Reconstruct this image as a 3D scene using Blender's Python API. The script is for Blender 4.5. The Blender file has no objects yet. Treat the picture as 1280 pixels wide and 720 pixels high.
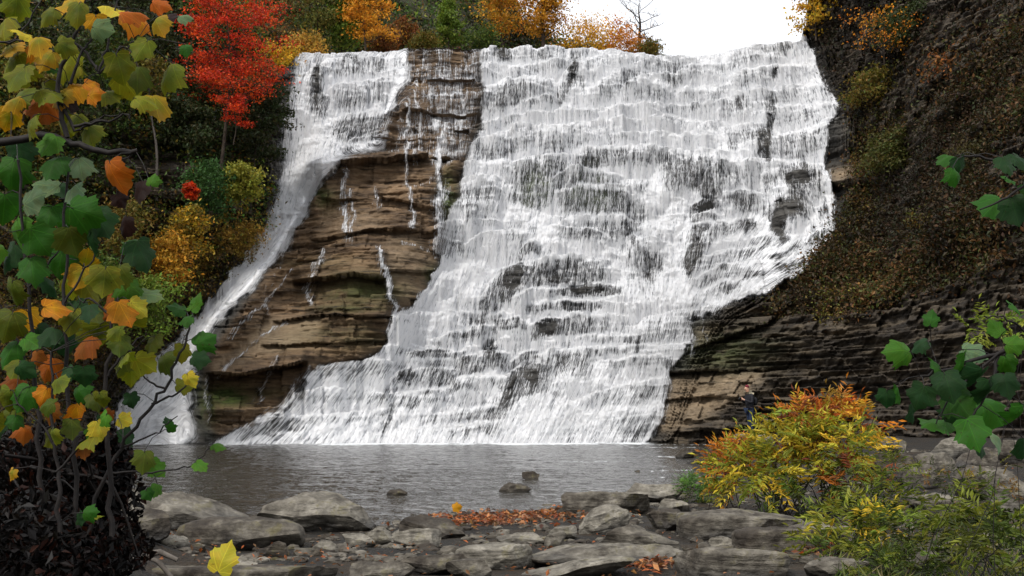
import bpy, math, random
import numpy as np
R = math.radians
sc = bpy.context.scene
COL = sc.collection
rng = np.random.default_rng(7)
random.seed(7)

# ------------------------------------------------------------------ camera
F = 1422.0; CH = 1.7; TH = math.atan(165.0 / F)
CT, ST = math.cos(TH), math.sin(TH)
cam_d = bpy.data.cameras.new('camera'); cam = bpy.data.objects.new('camera', cam_d); COL.objects.link(cam)
cam.location = (0, 0, CH); cam.rotation_euler = (math.pi / 2 + TH, 0, 0)
cam_d.sensor_width = 36.0; cam_d.lens = 36.0 * F / 1280.0
cam_d.clip_start = 0.05; cam_d.clip_end = 2000
sc.camera = cam

# ------------------------------------------------------------------ world, sun, exposure
SUN_EL, SUN_AZ = 48, 212
w = bpy.data.worlds.new('World'); sc.world = w; w.use_nodes = True
nt = w.node_tree; nt.nodes.clear()
wo = nt.nodes.new('ShaderNodeOutputWorld'); bg = nt.nodes.new('ShaderNodeBackground')
sky = nt.nodes.new('ShaderNodeTexSky'); sky.sky_type = 'NISHITA'; sky.sun_disc = False
sky.sun_elevation = R(SUN_EL); sky.sun_rotation = R(SUN_AZ)
mx = nt.nodes.new('ShaderNodeMix'); mx.data_type = 'RGBA'; mx.inputs[0].default_value = 0.86
tc = nt.nodes.new('ShaderNodeTexCoord'); nz = nt.nodes.new('ShaderNodeTexNoise'); nz.inputs['Scale'].default_value = 2.2
cr = nt.nodes.new('ShaderNodeValToRGB')
cr.color_ramp.elements[0].position = 0.3; cr.color_ramp.elements[0].color = (8.6, 8.8, 9.2, 1)
cr.color_ramp.elements[1].position = 0.7; cr.color_ramp.elements[1].color = (11.0, 11.0, 11.1, 1)
nt.links.new(tc.outputs['Generated'], nz.inputs['Vector']); nt.links.new(nz.outputs['Fac'], cr.inputs['Fac'])
nt.links.new(sky.outputs['Color'], mx.inputs[6]); nt.links.new(cr.outputs['Color'], mx.inputs[7])
nt.links.new(mx.outputs[2], bg.inputs['Color']); bg.inputs['Strength'].default_value = 0.07
nt.links.new(bg.outputs['Background'], wo.inputs['Surface'])
sd = bpy.data.lights.new('sun', 'SUN'); sd.energy = 1.5; sd.angle = R(12); sd.color = (1.0, 0.96, 0.9)
sun = bpy.data.objects.new('sun', sd); COL.objects.link(sun)
# the sun stands behind and a little left of the camera, high in thin cloud
_az = R(SUN_AZ); _el = R(SUN_EL)
import mathutils
_dir = mathutils.Vector((math.sin(_az) * math.cos(_el), math.cos(_az) * math.cos(_el), math.sin(_el)))
sun.rotation_euler = _dir.to_track_quat('Z', 'Y').to_euler(); sun.location = (0, -20, 60)
vs = sc.view_settings; vs.view_transform = 'Standard'; vs.look = 'None'; vs.gamma = 1; vs.exposure = 1.02
vs.use_curve_mapping = False
sc.cycles.use_denoising = True
sc.cycles.max_bounces = 6; sc.cycles.diffuse_bounces = 3; sc.cycles.glossy_bounces = 3
sc.cycles.transparent_max_bounces = 12; sc.cycles.transmission_bounces = 3
sc.cycles.caustics_reflective = False; sc.cycles.caustics_refractive = False

# ------------------------------------------------------------------ helpers
def P(px, py, Y):
    """world point that lies at distance Y (world y) along the direction px,py of the photograph"""
    a = (px - 640.0) / F; b = (360.0 - py) / F
    y = CT - b * ST; z = ST + b * CT; t = Y / y
    return a * t, Y + 0 * t, CH + z * t

def proj(X, Y, Z):
    zc = Y * CT + (Z - CH) * ST; up = (Z - CH) * CT - Y * ST
    return 640 + F * X / zc, 360 - F * up / zc

def sstep(a, b, x):
    t = np.clip((x - a) / (b - a), 0, 1); return t * t * (3 - 2 * t)

_T2 = {}
def vn2(x, y, seed=0):
    if seed not in _T2: _T2[seed] = np.random.default_rng(1000 + seed).random((256, 256)) * 2 - 1
    T = _T2[seed]
    xi = np.floor(x); yi = np.floor(y); fx = x - xi; fy = y - yi
    xi = xi.astype(np.int64) & 255; yi = yi.astype(np.int64) & 255
    fx = fx * fx * (3 - 2 * fx); fy = fy * fy * (3 - 2 * fy)
    x1 = (xi + 1) & 255; y1 = (yi + 1) & 255
    return (T[xi, yi] * (1 - fx) + T[x1, yi] * fx) * (1 - fy) + (T[xi, y1] * (1 - fx) + T[x1, y1] * fx) * fy

def fb2(x, y, o=4, seed=0, g=0.5):
    s = 0; a = 1; n = 0
    for i in range(o):
        s = s + a * vn2(x, y, seed + i); n += a; a *= g; x = x * 2.03 + 17.3; y = y * 2.03 + 5.1
    return s / n

_T3 = {}
def vn3(x, y, z, seed=0):
    if seed not in _T3: _T3[seed] = np.random.default_rng(5000 + seed).random((64, 64, 64)) * 2 - 1
    T = _T3[seed]
    xi = np.floor(x); yi = np.floor(y); zi = np.floor(z); fx = x - xi; fy = y - yi; fz = z - zi
    xi = xi.astype(np.int64) & 63; yi = yi.astype(np.int64) & 63; zi = zi.astype(np.int64) & 63
    fx = fx * fx * (3 - 2 * fx); fy = fy * fy * (3 - 2 * fy); fz = fz * fz * (3 - 2 * fz)
    x1 = (xi + 1) & 63; y1 = (yi + 1) & 63; z1 = (zi + 1) & 63
    def pl(zz): return (T[xi, yi, zz] * (1 - fx) + T[x1, yi, zz] * fx) * (1 - fy) + (T[xi, y1, zz] * (1 - fx) + T[x1, y1, zz] * fx) * fy
    return pl(zi) * (1 - fz) + pl(z1) * fz

def fb3(x, y, z, o=3, seed=0, g=0.5):
    s = 0; a = 1; n = 0
    for i in range(o):
        s = s + a * vn3(x, y, z, seed + i); n += a; a *= g; x = x * 2.03 + 7.3; y = y * 2.03 + 5.1; z = z * 2.03 + 3.7
    return s / n

def rnd(i, seed=0):
    """repeatable random 0..1 per integer"""
    i = np.asarray(i).astype(np.int64)
    return (((i * 2654435761 + seed * 97531 + 12345) ^ ((i + seed) * 40503 * 7919)) % 100003) / 100003.0

def tps(pts, lam=1e-3):
    """thin-plate interpolation of scattered (px,py,value)"""
    p = np.array(pts, float); xy = p[:, :2] / 500.0; v = p[:, 2]
    n = len(p)
    def U(r2): return np.where(r2 > 0, r2 * np.log(np.maximum(r2, 1e-12)) * 0.5, 0)
    d2 = ((xy[:, None] - xy[None]) ** 2).sum(-1)
    A = np.zeros((n + 3, n + 3)); A[:n, :n] = U(d2) + lam * np.eye(n)
    A[:n, n] = 1; A[:n, n + 1:] = xy; A[n, :n] = 1; A[n + 1:, :n] = xy.T
    c = np.linalg.solve(A, np.concatenate([v, [0, 0, 0]]))
    def f(px, py):
        px = np.asarray(px, float) / 500.0; py = np.asarray(py, float) / 500.0
        s = c[n] + c[n + 1] * px + c[n + 2] * py
        for i in range(n):
            s = s + c[i] * U((px - xy[i, 0]) ** 2 + (py - xy[i, 1]) ** 2)
        return s
    return f

class Lut:
    """a value known on a coarse grid of directions, read back smoothly"""
    def __init__(s, arr, x0, y0, step): s.a = arr; s.x0 = x0; s.y0 = y0; s.s = step
    def __call__(s, px, py):
        u = np.clip((px - s.x0) / s.s, 0, s.a.shape[1] - 1.001); v = np.clip((py - s.y0) / s.s, 0, s.a.shape[0] - 1.001)
        i = u.astype(int); j = v.astype(int); fu = u - i; fv = v - j; a = s.a
        return (a[j, i] * (1 - fu) + a[j, i + 1] * fu) * (1 - fv) + (a[j + 1, i] * (1 - fu) + a[j + 1, i + 1] * fu) * fv

def lut_of(f, x0, x1, y0, y1, step):
    gx, gy = np.meshgrid(np.arange(x0, x1 + step, step), np.arange(y0, y1 + step, step))
    return Lut(f(gx, gy), x0, y0, step)

def poly_mask(poly, gx, gy):
    m = np.zeros(gx.shape, bool); n = len(poly)
    for i in range(n):
        x1, y1 = poly[i]; x2, y2 = poly[(i + 1) % n]
        if y1 == y2: continue
        c = ((y1 > gy) != (y2 > gy)) & (gx < (x2 - x1) * (gy - y1) / (y2 - y1) + x1)
        m ^= c
    return m

def blur(a, r):
    k = np.exp(-np.arange(-3 * r, 3 * r + 1) ** 2 / (2.0 * r * r)); k /= k.sum()
    pad = 3 * r
    b = np.pad(a, pad, mode='edge')
    b = sum(k[i] * b[i:i + a.shape[0], :] for i in range(len(k)))
    return sum(k[i] * b[:, i:i + a.shape[1]] for i in range(len(k)))

def link(name, me, parent=None, loc=None):
    o = bpy.data.objects.new(name, me); COL.objects.link(o)
    if parent is not None: o.parent = parent
    if loc is not None: o.location = loc
    return o

def tag(o, label=None, cat=None, group=None, kind=None):
    if label: o['label'] = label
    if cat: o['category'] = cat
    if group: o['group'] = group
    if kind: o['kind'] = kind
    return o

def empty(name, loc=(0, 0, 0)):
    o = bpy.data.objects.new(name, None); COL.objects.link(o); o.location = loc; o.empty_display_size = 0.2
    return o

def npmesh(name, V, Fc, mat=None, attrs=None, smooth=True, uv=None):
    """V (n,3); Fc (m,k) with k 3 or 4, or a list of such arrays. attrs {name: (n,) or (n,3)/(n,4) per vertex}; uv (n,2) per vertex"""
    V = np.asarray(V, np.float32)
    if not isinstance(Fc, (list, tuple)): Fc = [Fc]
    Fc = [np.asarray(f, np.int32) for f in Fc if len(f)]
    me = bpy.data.meshes.new(name)
    me.vertices.add(len(V)); me.vertices.foreach_set('co', V.ravel())
    lv = np.concatenate([f.ravel() for f in Fc]); me.loops.add(len(lv)); me.loops.foreach_set('vertex_index', lv)
    tot = np.concatenate([np.full(len(f), f.shape[1], np.int32) for f in Fc])
    st = np.concatenate([[0], np.cumsum(tot)[:-1]]).astype(np.int32)
    me.polygons.add(len(tot)); me.polygons.foreach_set('loop_start', st); me.polygons.foreach_set('loop_total', tot)
    me.polygons.foreach_set('use_smooth', np.full(len(tot), bool(smooth)))
    if attrs:
        for k, a in attrs.items():
            a = np.asarray(a, np.float32)
            if a.ndim == 1:
                at = me.attributes.new(k, 'FLOAT', 'POINT'); at.data.foreach_set('value', a)
            elif a.shape[1] == 3 and not k.startswith('c_'):
                at = me.attributes.new(k, 'FLOAT_VECTOR', 'POINT'); at.data.foreach_set('vector', a.ravel())
            else:
                if a.shape[1] == 3: a = np.concatenate([a, np.ones((len(a), 1), np.float32)], 1)
                at = me.attributes.new(k, 'FLOAT_COLOR', 'POINT'); at.data.foreach_set('color', a.ravel())
    if uv is not None:
        ul = me.uv_layers.new(name='UVMap'); ul.data.foreach_set('uv', np.asarray(uv, np.float32)[lv].ravel())
    me.update(calc_edges=True)
    if mat: me.materials.append(mat)
    return me

def grid_faces(nr, nc, keep=None):
    i = np.arange(nr * nc).reshape(nr, nc)
    f = np.stack([i[:-1, :-1], i[:-1, 1:], i[1:, 1:], i[1:, :-1]], -1)
    if keep is not None: return f[keep]
    return f.reshape(-1, 4)

def compact(V, Fc, arrs):
    used = np.zeros(len(V), bool); used[Fc.ravel()] = True
    mp = np.cumsum(used) - 1
    return V[used], mp[Fc], [a[used] for a in arrs]

# ------------------------------------------------------------------ materials
class N:
    """short node builder"""
    def __init__(s, name):
        s.m = bpy.data.materials.new(name); s.m.use_nodes = True; s.t = s.m.node_tree; s.t.nodes.clear()
        s.out = s.t.nodes.new('ShaderNodeOutputMaterial')
    def n(s, typ, **kw):
        nd = s.t.nodes.new('ShaderNode' + typ)
        for k, v in kw.items():
            if k.startswith('i_'):
                key = k[2:]; key = int(key) if key.isdigit() else key.replace('_', ' ')
                sock = nd.inputs[key]
                if hasattr(v, 'links') or isinstance(v, bpy.types.NodeSocket): s.t.links.new(v, sock)
                else: sock.default_value = v
            else: setattr(nd, k, v)
        return nd
    def attr(s, name, out='Fac'):
        a = s.n('Attribute', attribute_name=name); return a.outputs[out]
    def math(s, op, a, b=0.0, c=None, clamp=False):
        kw = {'i_0': a, 'i_1': b}
        if c is not None: kw['i_2'] = c
        return s.n('Math', operation=op, use_clamp=clamp, **kw).outputs[0]
    def noise(s, vec, scale, detail=4, rough=0.55, dist=0.0):
        return s.n('TexNoise', i_Vector=vec, i_Scale=scale, i_Detail=detail, i_Roughness=rough, i_Distortion=dist).outputs['Fac']
    def vmul(s, vec, xyz):
        return s.n('VectorMath', operation='MULTIPLY', i_0=vec, i_1=xyz).outputs[0]
    def ramp(s, fac, stops, interp='LINEAR'):
        r = s.n('ValToRGB', i_Fac=fac); r.color_ramp.interpolation = interp
        e = r.color_ramp.elements
        while len(e) < len(stops): e.new(0.5)
        for q, (p, c) in zip(e, stops): q.position = p; q.color = (c, c, c, 1) if isinstance(c, (int, float)) else (*c, 1)
        return r.outputs['Color']
    def mix(s, fac, a, b, mode='MIX'):
        m = s.n('Mix', data_type='RGBA', blend_type=mode)
        for i, v in ((0, fac), (6, a), (7, b)):
            if isinstance(v, bpy.types.NodeSocket): s.t.links.new(v, m.inputs[i])
            elif i == 0: m.inputs[0].default_value = v
            else: m.inputs[i].default_value = (*v, 1) if len(v) == 3 else v
        return m.outputs[2]
    def sst(s, x, a, b):
        return s.n('MapRange', interpolation_type='SMOOTHSTEP', i_0=x, i_1=a, i_2=b).outputs[0]
    def bump(s, h, strength, dist):
        return s.n('Bump', i_Height=h, i_Strength=strength, i_Distance=dist).outputs[0]
    def bsdf(s, color, rough=0.8, normal=None, spec=0.3, **kw):
        b = s.n('BsdfPrincipled')
        for k, v in (('Base Color', color), ('Roughness', rough), ('Specular IOR Level', spec)):
            if isinstance(v, bpy.types.NodeSocket): s.t.links.new(v, b.inputs[k])
            else: b.inputs[k].default_value = (*v, 1) if isinstance(v, tuple) and len(v) == 3 else v
        if normal is not None: s.t.links.new(normal, b.inputs['Normal'])
        for k, v in kw.items():
            if isinstance(v, bpy.types.NodeSocket): s.t.links.new(v, b.inputs[k])
            else: b.inputs[k].default_value = v
        return b.outputs[0]
    def done(s, surf):
        s.t.links.new(surf, s.out.inputs['Surface']); return s.m
# ================================================================== the rock amphitheatre behind the pool
CP = [(280,553,82),(400,553,84),(550,553,86),(700,553,87),(815,553,87),
 (400,470,86),(500,470,89),(650,470,90),(800,470,90.5),(520,400,91.5),(650,400,93),(800,400,93.5),(870,400,92),
 (560,300,95.5),(700,300,97),(850,300,98),(1000,300,96),(600,200,100),(750,200,101),(900,200,102),(1030,200,100),
 (620,130,102.5),(800,130,104),(950,130,105),(1040,130,101.5),(600,65,105.5),(800,65,107),(1000,60,107),
 (520,62,105.5),(500,190,101),(400,212,97),(545,285,93.5),(500,385,89),(480,430,87.5),(300,390,89),(260,460,86),(330,510,84.5),(260,520,84),
 (420,320,91.5),(380,68,103.5),(450,68,105),(370,200,102),(440,170,101.5),(378,255,99.5),(335,335,95),(285,385,92),(230,430,89),(200,480,87),(185,530,85),(150,553,83),
 (330,95,101),(335,200,99.5),(290,300,94),(195,400,87),(130,500,81),(120,553,79),(100,300,81),(200,300,88),(275,205,92),(200,100,96),(100,100,89),(0,100,82),
 (0,300,72),(0,500,62),(0,553,60),(-200,500,48),(-200,100,62),(-200,-150,80),(200,-60,112),(350,-60,122),(-500,300,34),(-500,-100,45),(-500,553,30),
 (1060,250,96),(1060,330,91),(960,400,89),(880,440,89),(850,530,86),(950,545,79),(1000,480,81),(1050,400,83),(1100,553,66),(1100,450,75),(1200,300,74),(1150,150,85),
 (1280,150,70),(1280,400,61),(1280,553,50),(1500,300,46),(1500,0,54),(1100,0,96),(1025,0,105),(1280,0,76),(1500,553,34),(1060,-150,110),(1280,-150,84),(1500,-150,64),(1800,300,26),(1800,-150,36)]
_M = lut_of(tps(CP), -520, 1820, -320, 640, 10)

PSI = []
def _line(v, pts):
    for a, b in pts: PSI.append((a, b, v))
_line(0, [(600,60),(600,130),(580,200),(560,290),(548,340),(505,395),(470,440),(395,475),(340,520),(275,556)])
_line(70, [(660,60),(655,150),(645,220),(615,300),(580,370),(545,440),(490,500),(450,556)])
_line(150, [(740,60),(730,200),(700,300),(665,400),(630,480),(570,556)])
_line(225, [(820,60),(810,200),(790,300),(765,400),(720,480),(650,556)])
_line(300, [(900,60),(890,200),(855,330),(835,400),(810,470),(730,556)])
_line(400, [(1000,55),(1048,130),(1040,240),(1010,330),(900,380),(870,400),(850,460),(815,556)])
_line(-90, [(515,60),(500,190),(470,300),(430,400),(330,470),(200,556)])
_line(-190, [(430,60),(425,140),(405,200),(392,240),(350,320),(300,375),(245,440),(225,500),(215,556)])
_line(-250, [(375,60),(362,140),(358,215),(335,290),(290,345),(235,415),(180,460),(150,510),(140,556)])
_psi = lut_of(tps(PSI, 3e-3), -60, 1340, -60, 600, 8)

# what flows where, drawn over the face and then kept on its vertices
_gx, _gy = np.meshgrid(np.arange(0, 1280.0), np.arange(0, 600.0))
def _m(poly, b=3): return blur(poly_mask(poly, _gx, _gy).astype(float), b)
MAIN = [(603,58),(740,58),(800,60),(880,60),(960,45),(1006,45),(1020,85),(1047,132),(1034,180),(1030,205),(1046,240),(1042,290),(1012,338),(935,375),(872,398),(868,425),(838,460),
        (836,500),(812,552),(780,575),(275,575),(262,556),(330,520),(360,512),(380,470),(400,458),(470,446),(486,430),(490,395),(520,375),(548,335),(552,290),(575,240),(588,190),(600,140)]
LEFT = [(372,66),(400,62),(515,58),(512,100),(495,130),(480,190),(425,203),(400,228),(385,262),(352,318),(315,365),(278,398),(248,440),(240,500),(246,545),(215,575),(150,575),(135,545),(150,505),
        (185,455),(228,420),(252,388),(292,340),(328,290),(350,230),(352,190),(357,130),(366,85)]
MID = [(512,58),(604,58),(600,140),(588,190),(560,200),(480,195),(495,130)]
dens = np.maximum(_m(MAIN, 2) * 0.90, _m(LEFT, 3) * (0.78 + .16 * sstep(215, 260, _gy)))
dens = np.maximum(dens, _m(MID, 4) * (0.20 + 0.22 * sstep(525, 560, _gx)))
def _seg(pts, wd, amt):
    """a thin trickle along a polyline"""
    global dens
    d = np.full(_gx.shape, 1e9)
    for (x1, y1), (x2, y2) in zip(pts[:-1], pts[1:]):
        L = max((x2 - x1) ** 2 + (y2 - y1) ** 2, 1e-6)
        t = np.clip(((_gx - x1) * (x2 - x1) + (_gy - y1) * (y2 - y1)) / L, 0, 1)
        d = np.minimum(d, (_gx - x1 - t * (x2 - x1)) ** 2 + (_gy - y1 - t * (y2 - y1)) ** 2)
    dens = np.maximum(dens, amt * np.exp(-d / (wd * wd)))
for pts, wd, am in [
    ([(508,135),(509,190),(511,235),(516,285)], 3, .62), ([(545,150),(548,200),(550,250),(548,300),(556,340)], 6, .72), ([(552,240),(552,290)], 9, .6),
    ([(474,312),(485,358),(496,385),(492,400)], 3.5, .7), ([(432,215),(428,262),(437,300)], 3, .5), ([(401,318),(385,365),(388,380)], 4, .5), ([(440,235),(441,290)], 2.5, .45),
    ([(365,340),(330,375),(300,410),(285,425)], 2.2, .5), ([(345,300),(355,330),(330,370),(332,395)], 2.5, .4), ([(355,405),(320,430),(270,470)], 1.8, .35),
    ([(345,450),(330,475),(322,500)], 2.5, .45), ([(352,512),(380,478),(388,466)], 6, .75), ([(352,512),(325,535)], 8, .7), ([(245,470),(243,540)], 4, .5), ([(260,470),(262,530)], 2.5, .35),
    ([(520,100),(525,160),(520,200)], 4, .5), ([(555,70),(550,110),(558,150)], 5, .5), ([(540,100),(538,160)], 4, .5), ([(575,140),(566,190)], 6, .5), ([(560,205),(520,235)], 2.5,.3), ([(530,62),(528,80)], 5, .4), ([(570,90),(566,150),(560,200)], 5, .42), ([(585,120),(588,165)], 4, .4), ([(535,120),(600,118)], 3, .5), ([(520,158),(590,155)], 3, .4),
    ([(515,85),(600,80)], 2.5, .35), ([(470,238),(474,262)], 3, .4), ([(390,235),(396,262)], 2.5, .35), ([(500,300),(520,305),(545,320)],2,.3),
    ([(865,405),(866,440)], 3, .45), ([(878,402),(880,430)], 2.5, .4), ([(1040,235),(1010,262),(960,320)], 4, .6)]: _seg(pts, wd, am)
# rock showing through (minus) and foam (plus)
def _spot(x, y, rx, ry, amt, rot=0.0):
    global dens
    c, s_ = math.cos(R(rot)), math.sin(R(rot)); dx = _gx - x; dy = _gy - y
    u = (dx * c + dy * s_) / rx; v = (-dx * s_ + dy * c) / ry
    dens += amt * (.92 if amt < 0 else 1) * np.exp(-(u * u + v * v) ** 1.5) * (dens > 0.05)
for s_ in [(663,232,20,28,-.42,8),(690,205,16,14,-.3,0),(742,243,30,26,-.38,0),(735,205,18,10,-.45,0),(765,195,40,6,-.25,0),(655,285,30,14,-.25,0),(640,355,15,26,-.6,10),(668,345,40,14,-.42,0),
    (720,350,35,18,-.4,0),(742,365,30,7,-.6,0),(720,383,30,9,-.55,0),(790,290,20,35,-.33,0),(812,340,12,22,-.5,0),(660,310,12,9,-.45,0),
    (684,410,16,13,-.75,0),(718,406,20,10,-.35,0),(655,458,22,9,-.38,-35),(668,472,16,14,-.72,-20),(640,485,8,22,-.7,15),(622,520,9,26,-.55,22),(612,432,10,12,-.6,0),(585,455,14,9,-.45,0),(510,470,9,12,-.62,15),
    (483,530,8,26,-.55,22),(540,462,14,8,-.4,0),(575,420,16,4,-.5,0),(530,440,30,3,-.35,0),(345,530,16,16,-.42,-10),(377,487,8,13,-.75,25),(330,545,30,8,-.25,0),
    (715,90,7,22,-.75,12),(700,120,6,12,-.4,15),(640,120,18,20,-.28,0),(596,160,9,24,-.45,0),(590,110,14,8,-.3,0),(625,68,7,10,-.75,0),(635,68,5,10,-.55,0),(680,72,6,8,-.4,0),(572,72,10,14,-.5,0),
    (985,218,1,1,0,0),(963,145,6,30,-.62,0),(968,90,6,12,-.5,0),(975,62,12,7,-.35,0),(955,178,10,20,-.8,0),(962,200,6,10,-.6,0),(1000,205,16,8,-.35,0),(928,130,7,22,-.35,5),(870,225,17,22,-.52,0),(890,250,9,16,-.55,0),(838,235,8,10,-.35,0),
    (1000,228,22,15,-.75,0),(988,262,26,14,-.95,-8),(975,283,10,20,-.95,0),(958,235,18,12,-.45,0),(930,250,20,12,-.35,0),(935,278,10,9,-.6,0),(875,262,14,8,-.6,0),(878,285,12,8,-.5,0),
    (868,315,13,28,-.85,18),(862,345,6,12,-.6,0),(968,326,12,5,-.6,0),(985,335,18,6,-.5,-10),(945,345,25,5,-.4,-25),(910,365,25,5,-.4,-30),(1030,265,8,12,-.5,30),(1020,300,8,14,-.45,30),
    (868,408,7,12,-.55,0),(790,540,20,14,-.35,-40),(800,500,8,30,-.25,30),(800,430,25,5,-.3,0),(590,400,25,8,-.3,0),(625,395,12,10,-.35,0),
    (420,95,9,10,-.42,0),(440,72,14,7,-.45,0),(395,110,6,35,-.55,3),(385,90,14,12,-.25,0),(365,140,9,60,-.3,3),(440,165,25,25,-.33,0),(478,165,18,25,-.35,0),(395,255,8,14,-.5,20),(350,345,10,30,-.35,35),
    (300,380,6,24,-.4,38),(200,520,6,20,-.2,20),(240,500,12,30,-.35,0),(170,505,10,30,-.3,35),
    # foam
    (600,330,40,18,.22,-20),(560,385,35,28,.25,0),(620,290,16,40,.15,5),(640,260,12,30,.15,0),(690,300,35,12,.12,0),(700,150,28,14,.25,-15),(800,160,120,20,.14,0),(820,260,22,50,.24,0),(840,360,22,25,.22,0),(775,385,60,14,.15,0),
    (520,415,50,12,.28,0),(470,480,60,18,.10,0),(450,540,90,16,.18,0),(540,545,60,12,.14,0),(700,520,90,16,.22,-12),(650,548,80,10,.26,0),(740,470,70,18,.14,0),(900,110,70,20,.08,0),(1000,120,26,25,.05,0),
    (650,165,60,8,.16,-8),(760,128,50,14,.12,0),(760,430,60,7,.14,0),(850,445,22,6,.2,0),
    (398,218,34,18,.45,-35),(375,262,14,20,.26,35),(330,325,20,22,.22,38),(270,385,22,18,.2,38),(415,120,12,50,.18,8),(385,160,7,60,.12,4),(205,520,30,20,.24,0),(160,520,20,12,.1,0),(250,410,14,14,.18,38)]: _spot(*s_)
dens = np.clip(dens, 0, 1.15)
_dens = Lut(dens, 0, 0, 1.0)
BRN = [(510,58),(600,58),(600,130),(580,200),(548,330),(545,380),(490,400),(484,440),(388,465),(350,510),(275,548),(255,520),(258,455),(300,390),(350,320),(378,262),(385,210),(470,190)]
_brown = Lut(_m(BRN, 4), 0, 0, 1.0)
FALLS = [(340,40),(1010,40),(1060,130),(1060,300),(900,395),(860,460),(820,575),(120,575),(140,500),(250,380),(330,290),(345,100)]
_falls = Lut(_m(FALLS, 8), 0, 0, 1.0)
_mo = np.zeros_like(_gx)
for x, y, rx, ry, a in [(735,240,35,25,.8),(672,240,22,25,.8),(560,245,10,28,.8),(455,362,50,18,.55),(440,385,45,6,.4),(285,495,30,14,.95),(300,490,60,8,.35),(260,505,12,25,.7),(395,247,22,14,.7),(400,330,60,8,.15),(430,420,80,20,.2),(900,440,60,25,.4),(540,345,14,12,.5)]:
    _mo = np.maximum(_mo, a * np.exp(-(((_gx - x) / rx) ** 2 + ((_gy - y) / ry) ** 2)))
_moss = Lut(_mo, 0, 0, 1.0)
_be = np.zeros_like(_gx)
BE1 = [(290,440),(340,398),(400,398),(395,425),(330,445),(268,466),(256,455)]; BE2 = [(400,262),(480,268),(478,285),(398,300)]
BE3 = [(480,300),(520,290),(545,330),(540,370),(500,370),(485,340)]; BE4 = [(838,470),(960,465),(935,490),(860,535),(820,540),(835,500)]; BE5=[(1035,212),(1075,205),(1085,225),(1040,232)]
BE6=[(865,415),(905,405),(885,430),(868,440)]
for b_, a in ((BE1,.8),(BE2,.45),(BE3,.6),(BE4,1.0),(BE5,1.0),(BE6,.7)): _be = np.maximum(_be, _m(b_, 4) * a)
_beige = Lut(_be, 0, 0, 1.0)

def crest_py(px):
    xs = [-600, 240, 300, 328, 345, 362, 372, 400, 480, 510, 560, 640, 740, 800, 880, 920, 965, 1000, 1008, 1022, 1300, 1900]
    ys = [-240, -240, 20, 82, 84, 80, 70, 66, 63, 60, 60, 60, 62, 67, 67, 63, 55, 52, 30, -240, -240, -240]
    return np.interp(px, xs, ys)

cols = np.concatenate([np.arange(-500, -60, 6.0), np.arange(-60, 1345, 1.1), np.arange(1345, 1800, 6.0)])
nc = len(cols)
pyc = crest_py(cols) + 1.2 * fb2(cols * 0.05, cols * 0 + 3.0, 3, 40) * ((cols > 360) & (cols < 1004))
Yc = _M(cols, pyc); _, _, Zc = P(cols, pyc, Yc)
rows = np.concatenate([np.arange(-1.2, 42, 0.072), np.arange(42, 66, 0.4)]); nr = len(rows)
Z = np.broadcast_to(rows[:, None], (nr, nc)).copy()
over = np.maximum(Z - Zc[None, :], 0); Z = np.minimum(Z, Zc[None, :] + 0.01 * over)
PX = np.broadcast_to(cols[None, :], Z.shape)
Y = np.broadcast_to(Yc[None, :], Z.shape).copy()
A = (cols - 640) / F
for it in range(9):
    zc = Y * CT + (Z - CH) * ST; PY = 360 - F * ((Z - CH) * CT - Y * ST) / zc
    Y = 0.5 * Y + 0.5 * _M(PX, PY)
zc = Y * CT + (Z - CH) * ST; X = A[None, :] * zc
wF = _falls(PX, PY); wB = _brown(PX, PY); D0 = _dens(PX + 7 * fb2(PX * .07, PY * .07, 3, 140), PY + 6 * fb2(PX * .06, PY * .06, 3, 145)) * (wF > 0.02)
slope = np.clip(np.gradient(Y, axis=0) / np.maximum(np.gradient(Z, axis=0), 0.02), 0, 2.2)
def worley(x, y, seed):
    xi = np.floor(x); yi = np.floor(y); best = np.full(x.shape, 9.0)
    for i in (-1, 0, 1):
        for j in (-1, 0, 1):
            a = xi + i; b_ = yi + j; q = (a * 73 + b_ * 179 + 5000).astype(np.int64)
            dx = a + 0.15 + 0.7 * rnd(q, seed) - x; dy = b_ + 0.15 + 0.7 * rnd(q, seed + 1) - y
            best = np.minimum(best, dx * dx + dy * dy)
    return np.sqrt(best)
_left = Lut(_m(LEFT, 6), 0, 0, 1.0); wL = _left(PX, PY)
dome = worley(X / 5.2 + 0.3 * vn2(X * .2, Z * .2, 41), Z / 5.0 + 0.3 * vn2(X * .2, Z * .2, 42), 43)
dome2 = worley(X / 2.3, Z / 2.6 + 0.3 * vn2(X * .4, Z * .3, 44), 45)
# ledges: two systems of steps
L = [-3.0]; r_ = np.random.default_rng(3)
while L[-1] < 75: L.append(L[-1] + r_.choice([1.1, 1.7, 2.4, 3.2, 4.0], p=[.2, .25, .25, .2, .1]) * r_.uniform(.85, 1.15))
L = np.array(L)
L2 = np.cumsum(r_.uniform(0.25, 0.7, 200)) - 4
wob = 1.5 * fb2(X * 0.10, Z * 0.07, 3, 50) + wF * (1 - 0.6 * wB) * (0.8 * dome + 0.3 * dome2 - 0.55) + 0.30 * vn2(np.floor(X / 2.2 + 0.6 * np.floor(Z / 2)), np.floor(Z / 3.0), 55) + 0.10 * fb2(X * .8, Z * .8, 2, 56)
hh = Z + wob
k = np.clip(np.searchsorted(L, hh) - 1, 0, len(L) - 2); base = L[k]; ht = L[k + 1] - base; p1 = (hh - base) / ht
h2 = Z + 0.5 * wob + 0.12 * fb2(X * 0.5, Z * 0.1, 3, 57)
k2 = np.clip(np.searchsorted(L2, h2) - 1, 0, len(L2) - 2); p2 = (h2 - L2[k2]) / (L2[k2 + 1] - L2[k2])
AUT = 1 - 0.55 * wF * (1 - wB)
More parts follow.
